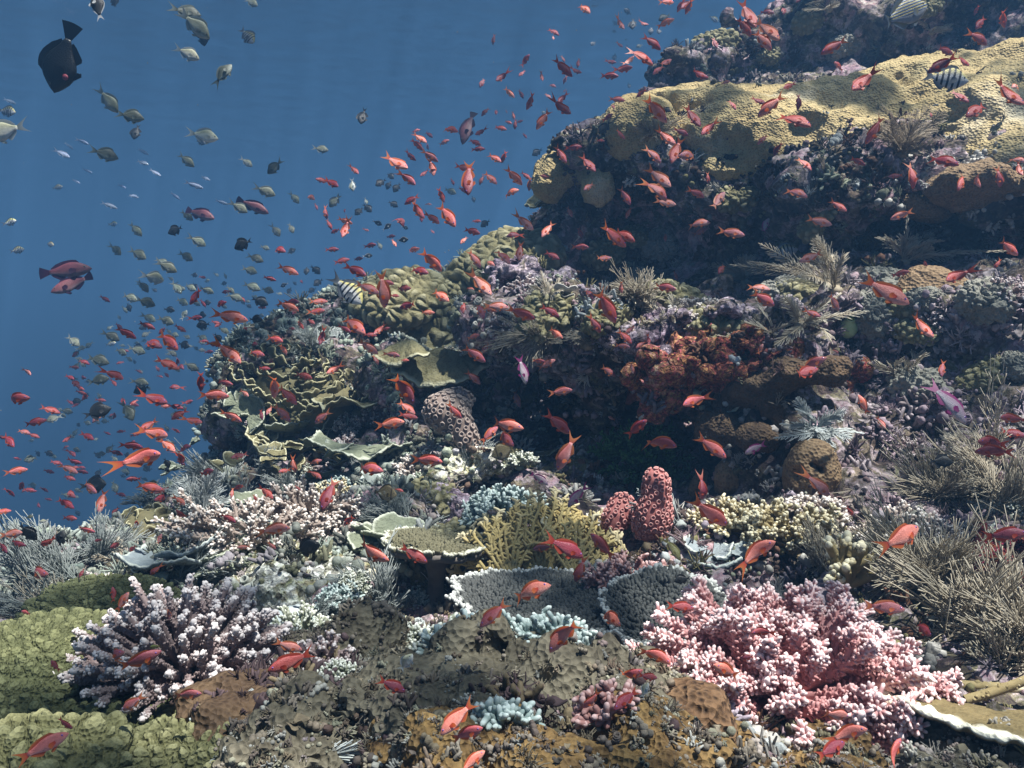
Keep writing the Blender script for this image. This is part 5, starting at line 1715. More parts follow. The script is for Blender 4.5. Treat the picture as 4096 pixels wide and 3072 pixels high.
class Kind:
    def __init__(self, name, mat, fin, eye, zs=1.0, ws=1.0, tail='fork', dors=.055, plen=.75, tl=.25, tspan=.16, head=0.0):
        self.__dict__.update(locals())
        self.cache = {}

    def lateral(self, x, bend):
        return bend * np.clip(.15 - x, 0, 1) ** 2 * 1.9 + bend * .5 * np.clip(x - .15, 0, 1) ** 2

    def shapes(self, bend):
        key = round(bend, 3)
        if key in self.cache:
            return self.cache[key]
        zs, ws, pl = self.zs, self.ws, self.plen
        s = np.linspace(0, 1, 17) ** 1.05
        deep = 1 + (zs - 1) * np.sin(np.clip(s * 1.0, 0, 1) * math.pi) ** (.75 if zs < 1.5 else .5)
        top, bot, wid = np.interp(s, ST, TOP) * deep, np.interp(s, ST, BOT) * deep, np.interp(s, ST, WID) * ws
        x = .5 - s * pl
        n = 14
        an = np.arange(n) * 2 * math.pi / n
        cz, rz = (top + bot) / 2, (top - bot) / 2
        V = np.stack([x[:, None] + 0 * an, wid[:, None] * np.sign(np.cos(an)) * np.abs(np.cos(an)) ** .85, cz[:, None] + rz[:, None] * np.sin(an)], -1)
        V = V.reshape(-1, 3)
        tip = np.repeat(((np.sin(an) + 1) / 2)[None], 17, 0).ravel()
        ends = np.array([[.5 + .006, 0, cz[0]], [x[-1] - .004, 0, cz[-1]]])
        F3 = [(j, (j + 1) % n, 17 * n) for j in range(n)] + [(16 * n + (j + 1) % n, 16 * n + j, 17 * n + 1) for j in range(n)]
        Vb = np.concatenate([V, ends])
        Vb[:, 1] += self.lateral(Vb[:, 0], bend)
        out = {'body': [(Vb, grid_faces(1, 17, n)[:, ::-1], F3, np.concatenate([tip, [.5, .5]]))]}

        def sheet(base, edge, ty=0.0, splay=0.0):
            k = len(base)
            B_, E_ = np.array(base, float), np.array(edge, float)
            rows = [B_ + (E_ - B_) * q for q in (0, .35, .7, 1)]
            P = np.concatenate([np.stack([r_[:, 0], np.full(k, ty), r_[:, 1]], 1) for r_ in rows])
            for q, i in zip((0, .35, .7, 1), range(4)):
                P[i * k:(i + 1) * k, 1] += splay * q
            P[:, 1] += self.lateral(P[:, 0], bend)
            return (P, grid_faces(1, 4, k, closed=False), None, np.repeat([0, .35, .7, 1], k))
        zt = lambda q: np.interp(q, s, top)
        zb = lambda q: np.interp(q, s, bot)
        X = lambda q: .5 - q * pl
        d = self.dors * (1 + .4 * (zs - 1))
        q = np.linspace(.26, .93, 12)
        hh = d * np.interp(q, [.26, .32, .55, .66, .82, .93], [.35, 1.0, .8, .95, 1.15, .25]) * (1 + .08 * np.cos(q * 90))
        out['dorsal_fin'] = [sheet(np.stack([X(q), zt(q) - .012], 1), np.stack([X(q) - .030, zt(q) + hh], 1))]
        q = np.linspace(.60, .92, 7)
        hh = d * np.array([.3, 1.1, 1.35, 1.2, 1.0, .8, .2])
        out['anal_fin'] = [sheet(np.stack([X(q), zb(q) + .012], 1), np.stack([X(q) - .035, zb(q) - hh], 1))]
        x0 = .5 - pl
        if self.tail == 'fork':
            v = np.linspace(-1, 1, 11)
            xe = x0 - self.tl * (.42 + .58 * np.abs(v) ** 1.5)
            ze = v * self.tspan
        elif self.tail == 'crescent':
            v = np.linspace(-1, 1, 11)
            xe = x0 - self.tl * (.25 + .75 * np.abs(v) ** 2.2)
            ze = v * self.tspan * (1 + .1 * np.abs(v))
        else:
            v = np.linspace(-1, 1, 11)
            xe = x0 - self.tl * (.86 + .10 * np.cos(v * 1.4))
            ze = v * self.tspan
        out['tail_fin'] = [sheet(np.stack([np.full(11, x0 + .015), v * .040], 1), np.stack([xe, ze], 1))]
        y0 = np.interp(.34, s, wid)
        q = np.linspace(.32, .40, 4)
        out['pelvic_fin'] = [sheet(np.stack([X(q), zb(q) + .012], 1), np.stack([X(q) - np.array([.10, .12, .11, .06]), zb(q) - np.array([.065, .05, .035, .005]) * (1 + .3 * (zs - 1))], 1), sg * .018, sg * .015) for sg in (1, -1)]
        zc = np.array([-.035, -.02, .0, .012]) * zs
        out['pectoral_fin'] = [sheet(np.stack([np.full(4, X(.33)), zc], 1), np.stack([X(.33) - np.array([.10, .13, .13, .10]), zc - np.array([.055, .035, .01, -.012])], 1), sg * y0 * .97, sg * .035) for sg in (1, -1)]
        ex, ez = X(.145), np.interp(.145, s, top) * .42
        ey = np.interp(.145, s, wid) * .86
        er = .021 if zs < 2 else .024
        eyes = []
        for sg in (1, -1):
            mb = MB()
            knob(mb, [(0, 0, 0)], 1.0, 10, 7, 1)
            P = mb.v[0] * er * np.array([1, .55, 1])
            tp = np.clip(sg * mb.v[0][:, 1], 0, 1) * .62
            P = P + np.array([ex, sg * ey, ez])
            P[:, 1] += self.lateral(P[:, 0], bend)
            eyes.append((P, mb.f4[0], None, tp))
        out['eye'] = eyes
        for k_ in out:
            out[k_] = [MB().add(a, b, c, tip=t) for (a, b, c, t) in out[k_]]
        res = {k_: [b.mesh(k_, {'body': self.mat, 'eye': self.eye}.get(k_, self.fin)) for b in bs_] for k_, bs_ in out.items()}
        # a small copy: everything in one mesh
        al = MB()
        mi = []
        for k_, bs_ in out.items():
            for b in bs_:
                al.add(b.v[0], b.f4[0], b.f3[0] if b.f3 else None, tip=b.t[0])
                slot = {'body': 0, 'eye': 2}.get(k_, 1)
                mi.append((len(b.f4[0]), len(b.f3[0]) if b.f3 else 0, slot))
        me = al.mesh('small_fish', self.mat)
        me.materials.append(self.fin)
        me.materials.append(self.eye)
        idx = np.concatenate([np.full(a, sl) for a, b, sl in mi] + [np.full(b, sl) for a, b, sl in mi]).astype(np.int32)
        me.polygons.foreach_set("material_index", idx)
        res['small'] = me
        self.cache[key] = res
        return res


VE = eye_mat("violet_eye", (.30, .16, .50))
DE = eye_mat("dark_eye", (.10, .10, .08))
KINDS = {
    'a': Kind('orange_reef_fish', fish_mat("orange_scales", (.60, .080, .066), (.66, .125, .102), (.72, .25, .22)), fin_mat("orange_fins", (.60, .085, .06), (.66, .20, .06)), VE),
    'r': Kind('red_reef_fish', fish_mat("red_scales", (.30, .018, .034), (.36, .034, .048), (.46, .10, .11)), fin_mat("red_fins", (.40, .035, .03), (.50, .10, .05)), VE),
    'm': Kind('pink_reef_fish', fish_mat("pink_scales", (.50, .11, .10), (.58, .18, .17), (.66, .32, .31)), fin_mat("pink_fins", (.62, .14, .09), (.68, .25, .10)), VE),
    'w': Kind('lilac_reef_fish', fish_mat("lilac_scales", (.40, .26, .34), (.52, .42, .48), (.62, .56, .58)), fin_mat("magenta_fins", (.45, .14, .30), (.42, .05, .25)), VE, zs=.92),
    'p': Kind('plum_fish', fish_mat("plum_scales", (.16, .03, .05), (.17, .045, .06), (.30, .16, .18)), fin_mat("plum_fins", (.08, .02, .05), (.05, .02, .06)), DE, zs=1.08, tail='fan', tl=.2, tspan=.12, plen=.8),
    'c': Kind('grey_green_fish', fish_mat("grey_green_scales", (.17, .19, .13), (.27, .30, .23), (.42, .45, .40)), fin_mat("grey_green_fins", (.20, .23, .19), (.36, .40, .38)), DE, zs=1.42, ws=1.1, tspan=.17, plen=.70, tl=.30),
    'C': Kind('pale_fish', fish_mat("pale_scales", (.36, .37, .24), (.52, .54, .46), (.66, .68, .64)), fin_mat("pale_fins", (.32, .36, .34), (.50, .55, .54)), DE, zs=1.42, ws=1.1, tspan=.17, plen=.70, tl=.30),
    'd': Kind('dark_green_fish', fish_mat("dark_green_scales", (.05, .062, .045), (.085, .10, .075), (.24, .27, .22)), fin_mat("dark_green_fins", (.06, .075, .06), (.18, .22, .20)), DE, zs=1.45, ws=1.1, tspan=.17, plen=.70, tl=.30),
    'k': Kind('black_fish', fish_mat("black_scales", (.012, .015, .018), (.016, .02, .022), (.03, .035, .035)), fin_mat("black_fins", (.012, .014, .016), (.02, .022, .025), .1), DE, zs=1.7, ws=1.1, tspan=.13, plen=.76, tl=.24, dors=.08),
    'v': Kind('black_fish', fish_mat("black_scales_white_tail", (.012, .015, .018), (.016, .02, .022), (.03, .035, .035)), fin_mat("white_tail_fins", (.50, .52, .52), (.62, .64, .64)), DE, zs=1.6, ws=1.1, tspan=.13, plen=.76, tl=.24, dors=.02),
    'K': Kind('big_black_fish', fish_mat("big_black_scales", (.006, .008, .010), (.010, .013, .017), (.012, .014, .016)), fin_mat("big_black_fins", (.008, .009, .011), (.010, .011, .013), .1), DE, zs=1.78, ws=1.2, tail='fan', tspan=.15, plen=.76, tl=.24, dors=.055),
    's': Kind('striped_fish', fish_mat("barred_scales", (.7, .7, .7), (.7, .7, .7), (.7, .7, .7), 'bars'), fin_mat("barred_fish_fins", (.30, .33, .36), (.12, .14, .17)), DE, zs=1.6, ws=1.1, tspan=.16, plen=.74, tl=.26),
    'f': Kind('slim_blue_fish', fish_mat("slim_blue_scales", (.25, .32, .50), (.42, .50, .66), (.62, .68, .74)), fin_mat("slim_blue_fins", (.35, .42, .55), (.45, .5, .6)), DE, zs=.72, ws=.8, tspan=.13),
    'L': Kind('lined_fish', fish_mat("lined_scales", (.05, .06, .08), (.2, .2, .2), (.30, .32, .36), 'lines'), fin_mat("lined_fish_fins", (.16, .15, .08), (.10, .14, .20)), DE, zs=1.6, ws=1.0, tail='crescent', tspan=.22, plen=.80, tl=.20, dors=.06),
    'B': Kind('butterflyfish', fish_mat("netted_scales", (.30, .25, .09), (.44, .38, .17), (.52, .47, .30), 'net'), fin_mat("butterflyfish_fins", (.22, .17, .06), (.02, .02, .02)), DE, zs=2.3, ws=.9, tail='fan', tspan=.10, plen=.84, tl=.15, dors=.04),
    'g': Kind('olive_fish', fish_mat("olive_scales", (.13, .15, .03), (.22, .24, .07), (.42, .42, .25)), fin_mat("olive_fins", (.2, .2, .08), (.25, .24, .1)), DE, zs=.95),
}
LEN = {'a': .088, 'r': .088, 'm': .085, 'w': .10, 'p': .27, 'c': .13, 'C': .13, 'd': .14, 'k': .13, 'v': .10, 'K': .26, 's': .15, 'f': .20, 'L': .24, 'B': .13, 'g': .085}

# picture places of the fish: kind, nose x y, tail x y, in the pixels of a picture tile (left, top, scale)
TILES = [
    (0, 0, 1.58, """K310 565 492 165;v590 -40 645 140;k708 -25 742 62;d1265 92 1065 60;c1312 232 1130 68;k1296 296 1268 168;c1632 44 1540 -14;s1612 282 1508 164
C1256 372 1092 296;d1458 400 1344 548;c735 706 614 544;d906 748 724 716;k850 886 872 778;C1372 872 1172 838;k1300 912 1240 890;d736 996 564 944;c1222 1052 1122 968
C1592 1052 1514 994;d1690 1098 1796 1004;c2077 952 1968 934;C-90 858 202 788;s107 716 -30 690;s392 1175 330 1196;s106 1394 14 1420;s152 1574 58 1592;s346 1552 280 1534
s746 1414 680 1420;f450 1000 335 944;f565 916 478 874;f460 940 408 900;f946 1046 855 1010;f1020 1115 944 1070;f1282 1190 1168 1150;f736 1316 640 1280;f1136 1262 1080 1214
f936 976 868 940;f1330 1142 1260 1108;f506 1160 450 1130;f880 1252 800 1224;f100 656 20 624;f1440 1292 1358 1264;f580 1092 520 1066;f800 1192 744 1164
p1366 1388 1163 1318;d1216 1392 1138 1328;p1697 1348 1508 1262;c1562 1342 1443 1272;c1736 1232 1598 1178;c892 1492 812 1402;k1058 1474 1168 1436;c1300 1554 1182 1488
k1474 1568 1602 1518;C1773 1497 1706 1412;c1858 1476 1818 1404;c1889 1286 1824 1208;c772 1614 684 1538;c928 1638 804 1568;c1222 1648 1118 1588;c1662 1652 1554 1608;c1062 1672 978 1632
r2146 1188 2048 1128;r1997 1134 2084 1152;a1993 1266 1922 1216;a2006 1328 1990 1282;c2084 1308 2154 1228;a2062 1384 2046 1306;a2096 1452 2062 1382;a2168 1508 2206 1382
r1812 1596 1700 1552;k1868 1572 1812 1606;c1706 1577 1638 1553;r2142 1575 2052 1580;r2088 1472 2152 1448;a2208 1636 2108 1664;r2180 1345 2172 1305"""),
    (1300, 0, 1.58, """k228 790 252 680;a1060 278 1072 218;r1480 227 1408 172;m1444 257 1440 218;a1672 97 1603 6;m1890 192 1838 116;k1888 60 1938 92;k1940 192 1950 108;k2013 112 2018 76;a2044 162 1980 144
a2204 128 2092 162;d2105 132 2192 88;k2056 222 2066 166;k2112 220 2104 172;k2128 262 2174 268;d1966 302 2014 276;a2210 2 2108 18;k1680 292 1712 258;k1794 322 1788 280
r2128 303 2006 232;a1882 302 1842 268;r2082 393 1912 313;m1952 362 1888 417;r1942 436 1826 440;k1828 384 1834 336;a1840 402 1772 384;r1852 492 1738 468;a1596 428 1606 366
r1564 480 1436 372;r1622 468 1552 438;a1508 528 1528 478;m1516 396 1494 352;a1376 517 1360 453;r1292 348 1238 422;r1224 487 1268 438;r1078 522 1154 458;r978 557 1010 488;a1460 554 1413 524
m1197 612 1128 558;r1254 620 1223 568;m1427 624 1390 588;r1274 692 1328 592;r1468 658 1533 588;a1504 586 1528 560;r1555 730 1433 636;a1336 812 1422 697;d1370 700 1404 742
a1898 632 1792 625;a1826 694 1812 640;r1818 724 1752 762;r1968 612 2032 566;a2072 467 2144 413;a2194 366 2106 432;k1926 560 1914 520;r988 732 1037 678;r1083 730 1078 682
m1152 716 1140 692;a1196 757 1184 702;a1182 787 1132 758;r1200 817 1206 753;r1252 764 1204 776;r1149 824 1066 793;r1277 872 1246 842;r948 857 1017 818;p868 914 938 686
a842 837 733 793;r987 922 908 878;r1012 938 923 946;m787 889 713 911;r602 815 553 832;r682 872 630 828;a645 907 553 842;a617 947 543 878;r652 945 644 905;a714 1020 603 948;a692 1120 666 1004
r572 1012 503 962;a530 1078 368 982;a577 1175 468 1083;r600 1117 657 1073;a217 1105 153 1046;a1114 1030 1028 968;r1116 1028 1147 953;a1247 1162 1138 1068;a1087 1168 1003 1083;a976 1168 1005 1103
a905 1240 911 1004;r942 1070 812 1054;r907 1217 843 1188;a1224 1206 1113 1227;r1302 1132 1233 1088;a1290 1203 1299 1118;r816 1170 794 1128;k437 1132 386 1090;k320 1177 387 1133;k388 1197 417 1143
k433 1217 477 1153;C181 1212 167 1118;k28 1308 102 1232;k297 1342 238 1288;k190 1362 242 1308;C266 1297 249 1243;k462 1307 398 1273;r752 1278 713 1186;c830 1227 748 1188;r498 1287 592 1238
a622 1374 528 1273;r613 1408 604 1333;m676 1292 632 1286;a726 1418 633 1343;a827 1443 713 1276;r502 1433 438 1333;v527 1447 478 1428;v360 1422 296 1393;v420 1416 360 1457;v528 1514 448 1520
v300 1614 233 1621;r447 1492 383 1498;a452 1562 420 1508;a280 1462 240 1446;a172 1412 78 1383;r327 1548 243 1556;C357 1577 326 1518;r242 1633 173 1640;a987 1402 926 1393;k983 1432 1047 1393
r982 1482 873 1442;a856 1545 900 1488;k944 1280 930 1236;r692 1478 666 1448;a600 1574 508 1586;a1224 1652 1242 1528;a1318 1458 1198 1358;r1143 1492 1247 1474;a1368 1503 1447 1398
k1308 982 1377 943;r1767 894 1713 881;k1733 843 1807 768;a1527 1028 1448 922;r1627 924 1518 941;r1707 1093 1618 982;r1358 1109 1420 1121;a1900 873 1828 823;a2163 768 2008 614;r2188 710 2136 676
a2213 918 2088 822;m2127 1027 2018 928;m1633 1207 1702 1153;a1932 1293 1858 1183;a2178 1193 2038 1052;a2168 1263 2028 1127;m2213 1302 2088 1263;a1562 1372 1529 1303;a1904 1377 1936 1308
a1908 1553 1722 1426;r1953 1533 1818 1438;a1667 1567 1558 1554;r1626 1502 1597 1438;r1482 1642 1388 1588;m1810 1628 1703 1642;a2150 1528 2156 1468"""),
    (2600, 0, 1.4786, """r178 62 247 -4;r163 67 202 -4;a213 77 252 -4;k282 72 300 36;s407 126 343 94;r613 184 543 -4;r603 208 508 106;a748 259 632 92;a712 304 618 166;r732 82 648 58;r783 92 807 18;r862 12 902 -6
a1018 312 1163 236;a1082 374 1158 413;r392 292 376 212;r347 457 228 428;a472 485 418 492;r783 527 862 488;r1177 548 1338 426;k120 660 68 638;a293 759 207 624;a506 654 468 582
a648 678 788 566;r683 622 598 576;r880 648 878 556;a933 764 766 646;a298 803 398 716;r232 797 143 763;a120 974 187 811;m163 932 308 903;a638 852 698 794;r738 918 771 836;a1288 844 1378 691
a947 1013 878 916;r1267 982 1188 928;r1803 988 1662 906;a1418 1040 1493 1042;a1566 1114 1549 954;a1808 1133 1883 1016;a1962 1103 1888 1016;a2087 1103 2048 996;a2214 964 2138 918
a2188 1046 2176 956;a346 1084 338 1022;a327 1162 218 1122;m447 1131 358 1249;m922 1173 803 1101;a1157 1253 1063 1182;m1071 1333 922 1288;m1432 1293 1548 1248;m348 1322 217 1318;m337 1353 253 1392
a553 1398 402 1356;w706 1288 652 1394;a888 1548 1018 1492;s872 1474 688 1512;r1918 178 1992 92;r1922 88 1938 32;a2013 253 1867 192;r2112 153 2053 61;r1803 312 1678 288;r1657 418 1803 341
r1898 383 1798 343;s1868 492 1602 438;r1873 613 1788 526;r1857 698 2013 595;a2183 638 2042 484;a2126 524 2214 488;r1659 697 1669 653;L1655 16 1350 152;a2183 1508 2047 1416"""),
    (0, 1000, 1.58, """p573 114 252 152;p343 272 578 164;c1112 137 978 68;C1047 197 877 148;c932 267 873 183;c1152 277 1073 193;c1242 257 1153 213;c1347 272 1258 233;c872 322 758 278;d980 352 848 303
c1192 347 1098 303;r1193 343 1288 238;r1437 329 1337 357;c1628 147 1518 108;c1482 277 1423 223;c1643 252 1528 208;c1732 267 1638 238;c1532 317 1428 278;r1742 192 1662 168;a1882 153 1753 98
k1693 347 1588 303;k1546 344 1518 318;k1936 160 1934 96;k2023 152 1963 98;v1772 232 1826 208;k1818 278 1842 234;r1914 212 1888 180;k1983 227 2042 183;k1948 266 2002 242;k1874 222 1848 198
a1883 383 1752 322;a2068 324 1952 331;a2058 384 1937 396;a1553 442 1352 403;r972 499 883 453;r848 558 738 488;c987 452 883 403;c1103 467 983 423;c1180 380 1146 448;r1287 428 1193 431;r1396 472 1334 448
k1236 482 1336 466;k1662 441 1568 437;k1732 467 1652 462;c1446 522 1376 490;c1312 572 1233 533;r1172 517 1103 476;r998 532 1057 488;a1146 633 977 517;r1033 617 878 558;k1203 612 1118 588;c507 608 413 538
d753 572 638 513;s733 584 664 602;c807 662 718 623;c922 652 803 613;d686 717 538 673;r562 723 493 688;r1128 753 983 688;r1108 727 1150 666;a1533 719 1368 588;r1403 602 1308 588;c1116 672 1054 626;c1248 762 1156 708
k852 722 848 688;r894 778 858 754;m208 792 148 748;r792 817 658 763;r512 868 428 808;d683 808 548 842;r198 935 -12 946;a1262 894 1282 758;a1438 927 1258 904;a1477 852 1358 828;a1073 967 883 923
a1078 992 1003 984;k848 903 948 858;c938 847 818 823;r513 948 583 886;r1063 871 1150 858;r367 1033 263 988;d456 1028 374 1010;c298 1083 392 1043;r283 1074 153 1106;k695 998 528 1052;a588 1093 648 1016
d852 1078 758 946;r798 976 744 924;a1078 1072 1188 1008;a1288 1092 1163 1073;r1158 1002 1064 980;r1226 952 1156 972;k1352 964 1288 956;a888 1143 993 1073;a1082 1173 882 1148;r1132 1158 1090 1120
a1521 1088 1393 1007;a187 1163 113 1133;r248 1188 178 1158;r111 1243 -2 1167;r32 1196 -24 1168;r398 1214 462 1176;r603 1198 503 1158;a1118 1273 997 1197;r1214 1239 1128 1252;r1148 1362 1130 1236
r1168 1358 1118 1328;a1039 1282 750 1353;r892 1253 757 1218;r846 1246 782 1222;k1068 1378 1038 1312;k903 1392 957 1353;r772 1297 688 1263;c148 1332 253 1308;a160 1389 36 1406;a487 1413 378 1352
r388 1356 322 1334;r507 1353 423 1323;r552 1412 478 1386;r474 1456 396 1426;r803 1449 892 1446;a1013 1523 862 1477;a983 1537 1073 1498;a972 1583 1093 1548;a1181 1608 1098 1558;k685 1474 498 1502
a625 1533 498 1468;r108 1517 177 1453;r218 1528 148 1506;a80 1561 36 1492;r482 1563 388 1508;c452 1562 380 1538;d747 1533 693 1453;r452 1638 368 1558;a640 1660 651 1511;r802 1556 728 1536
r1358 1388 1252 1422;r1466 1312 1563 1288;a1763 1402 1836 1388;a2033 1328 1947 1352;a2038 1443 1958 1398;a1861 1413 1844 1308;a1731 1570 1638 1492;r1478 1517 1553 1472;a1465 1568 1465 1498
a1902 1522 1860 1490;a1616 1588 1604 1544;a2043 1643 2113 1436;a1723 938 1762 771;a1873 978 1758 856;a1798 582 1672 548;a1678 668 1557 638;a1808 664 1774 588;r1632 596 1566 584;r1722 752 1703 676
r1708 752 1634 744;a1966 812 1862 773;a2066 782 2168 728;m1688 1043 1718 982;m1828 1088 1732 971;r1662 1077 1638 1003;m1578 926 1516 884;a1983 1098 2088 1016;r2023 602 2052 496;d2058 572 2082 478;r1898 331 1802 324"""),
    (1300, 1000, 1.58, """r268 168 118 93;s242 344 38 156;m340 276 198 203;a370 364 364 134;r436 214 340 196;r657 152 527 108;a733 128 603 -2;r547 246 438 239;r472 294 406 284;a467 362 588 339;a786 328 668 243;a692 396 598 394
a983 113 904 -3;a1072 102 1008 58;a1168 93 1078 -22;a1053 293 917 146;a944 252 892 236;r872 403 876 312;a1002 438 958 308;a1163 363 1003 349;a1087 388 998 364;a1329 433 1142 373;r1482 422 1358 353
m968 486 980 446;a262 533 92 406;a308 537 387 473;r412 492 352 506;r167 522 88 473;r327 542 244 530;a332 658 208 567;a337 727 306 662;m477 672 373 648;r532 698 478 692;a553 973 432 761
m977 534 893 562;m988 653 1042 588;a1013 708 868 606;a1502 557 1398 488;a1844 454 1697 246;a1692 313 1643 233;a1744 523 1668 416;a1878 273 1867 192;a2213 254 2068 218;a1942 592 1843 503;m1898 533 1962 478
m1928 617 1833 598;m1963 622 2032 573;r2046 596 2042 538;a1393 706 1303 699;m1457 693 1343 752;w1272 848 1223 662;a982 848 888 763;m1232 993 1178 876;a1563 884 1412 906;m1840 797 1733 733;a1952 782 1924 702
m2012 842 1996 808;m1788 1052 1832 1076;a2028 1072 1907 1183;a2228 1242 1986 1176;a572 1038 458 953;a588 1062 463 1038;a508 1084 317 1112;a862 1068 768 968;a1253 1127 1027 1089;a1188 1243 1063 1118
a1092 1118 986 1213;a1548 1163 1392 1027;m1472 1398 1583 1166;B1052 1302 1204 1248;B458 1546 306 1530;a497 1526 438 1508;a372 1392 163 1369;a748 1336 547 1319;w1412 1487 1288 1393;w1532 1623 1658 1476"""),
    (2600, 1000, 1.4786, """r167 178 134 121;a398 144 454 76;a707 236 577 209;a747 327 588 248;m1127 358 1049 257;a1002 397 908 353;a1527 128 1427 152;r1648 92 1592 60;a1499 328 1277 161;r1728 187 1888 128;a2038 112 2078 52
a1668 518 1532 386;m665 556 642 624;m1118 612 1084 590;m1028 637 886 714;a1003 703 817 753;a183 917 348 863;a1238 857 1287 974;a1386 1058 1343 982;w1853 1024 1674 764;a1713 753 1746 646;a2058 988 2214 1002
a2214 1102 2067 1068;r1917 1128 2123 1152;r1947 1196 2132 1178;k1788 1256 1648 1248;a443 1228 276 1096;w553 1202 698 1142;m1073 1463 931 1326;r316 1484 310 1346"""),
    (0, 2000, 1.548, """a62 69 -32 76;a148 199 -3 222;r152 287 58 254;r52 327 -12 254;a688 102 743 38;r482 116 378 109;k217 252 118 148;k386 186 368 294;d204 98 156 112;C248 136 303 124;k490 100 466 60;a583 202 478 169
r238 287 343 243;a823 167 883 113;r1098 58 1148 138;a994 213 979 278;r678 297 768 258;r796 324 848 276;r582 256 640 242;a1808 169 1597 187;m1468 295 1553 290;m1707 307 1658 258;r1457 142 1363 78
k1988 268 1806 333;a312 456 117 439;a499 477 516 423;a922 467 993 408;r688 542 718 634;a792 573 723 694;r128 689 203 706;a783 928 617 1003;a983 948 737 1043;g922 916 1004 899;r303 1000 378 1054
m1258 1189 1062 1222;m748 1312 893 1203;r442 1422 358 1348;a388 1473 127 1593;a1863 942 1702 868;r1672 1042 1944 958;m1044 744 1056 656"""),
    (1300, 2000, 1.548, """r112 162 188 88;a398 372 167 277;r633 393 462 287;m1287 312 1424 277;r1603 368 1366 220;a1648 212 1793 364;a1553 518 1607 356;a1393 514 1126 623;a962 773 1134 636;a1392 948 1573 696;a1828 788 1676 636
a2138 1003 1946 897;C543 947 452 1083;r492 1203 327 1092;a1963 1047 1812 1123;r2063 1112 1937 1078;a1602 1302 1703 1178;a1782 1278 1953 1187;C2002 1132 1957 1232;a717 1443 933 1246;a978 1393 772 1503;a988 1567 817 1683"""),
    (2600, 2000, 1.4786, """a468 157 236 -4;a728 233 507 384;g177 353 83 218;k143 482 243 458;r263 646 86 618;a1628 173 1341 279;r1207 98 1158 38;r2216 188 1982 227;m1493 640 1266 629;r1673 813 1547 706;r588 777 738 772
a367 957 543 1064;r538 942 612 918;m1193 1303 998 1236;a1263 1328 1057 1433;r1172 1453 962 1503;a1498 1427 1367 1594"""),
]


def far_shoal():
    """faint fish of the shoal beyond the reef edge: too many and too alike to tell apart"""
    rng = rg(900)
    out = []
    poly = np.array([(430, 1130), (900, 1080), (1180, 1200), (1290, 1330), (900, 1420), (820, 1650), (700, 1900), (120, 2080), (30, 1900), (230, 1560)], float)
    while len(out) < 180:
        p = rng.uniform((30, 1080), (1300, 2080))
        ins = False
        j = len(poly) - 1
        for i in range(len(poly)):
            if (poly[i, 1] > p[1]) != (poly[j, 1] > p[1]) and p[0] < (poly[j, 0] - poly[i, 0]) * (p[1] - poly[i, 1]) / (poly[j, 1] - poly[i, 1]) + poly[i, 0]:
                ins = not ins
            j = i
        if not ins:
            continue
        L = rng.uniform(26, 46)
        a = rng.normal() * .4 + (.4 if rng.uniform() < .75 else 2.6)
        d = np.array([math.cos(a), math.sin(a)]) * L / 2
        out.append((rng.choice(['c', 'c', 'd', 'r', 'r', 'k', 'd', 'r']), p + d, p - d))
    return out


C.view_layer.update()
DG = C.evaluated_depsgraph_get()
BENDS = (0.0, 0.22, -0.22, 0.5, -0.5, 0.85, -0.85)
FISH = []
BIGC = {}


def copy_fish(kind, bend, small):
    K = KINDS[kind]
    sh = K.shapes(bend)
    if small:
        o = bpy.data.objects.new(K.name, sh['small'])
        COL.objects.link(o)
        return o
    o = bpy.data.objects.new(K.name, sh['body'][0])
    COL.objects.link(o)
    for part, meshes in sh.items():
        if part in ('body', 'small'):
            continue
        for me in meshes:
            c = bpy.data.objects.new(part, me)
            COL.objects.link(c)
            c.parent = o
    return o


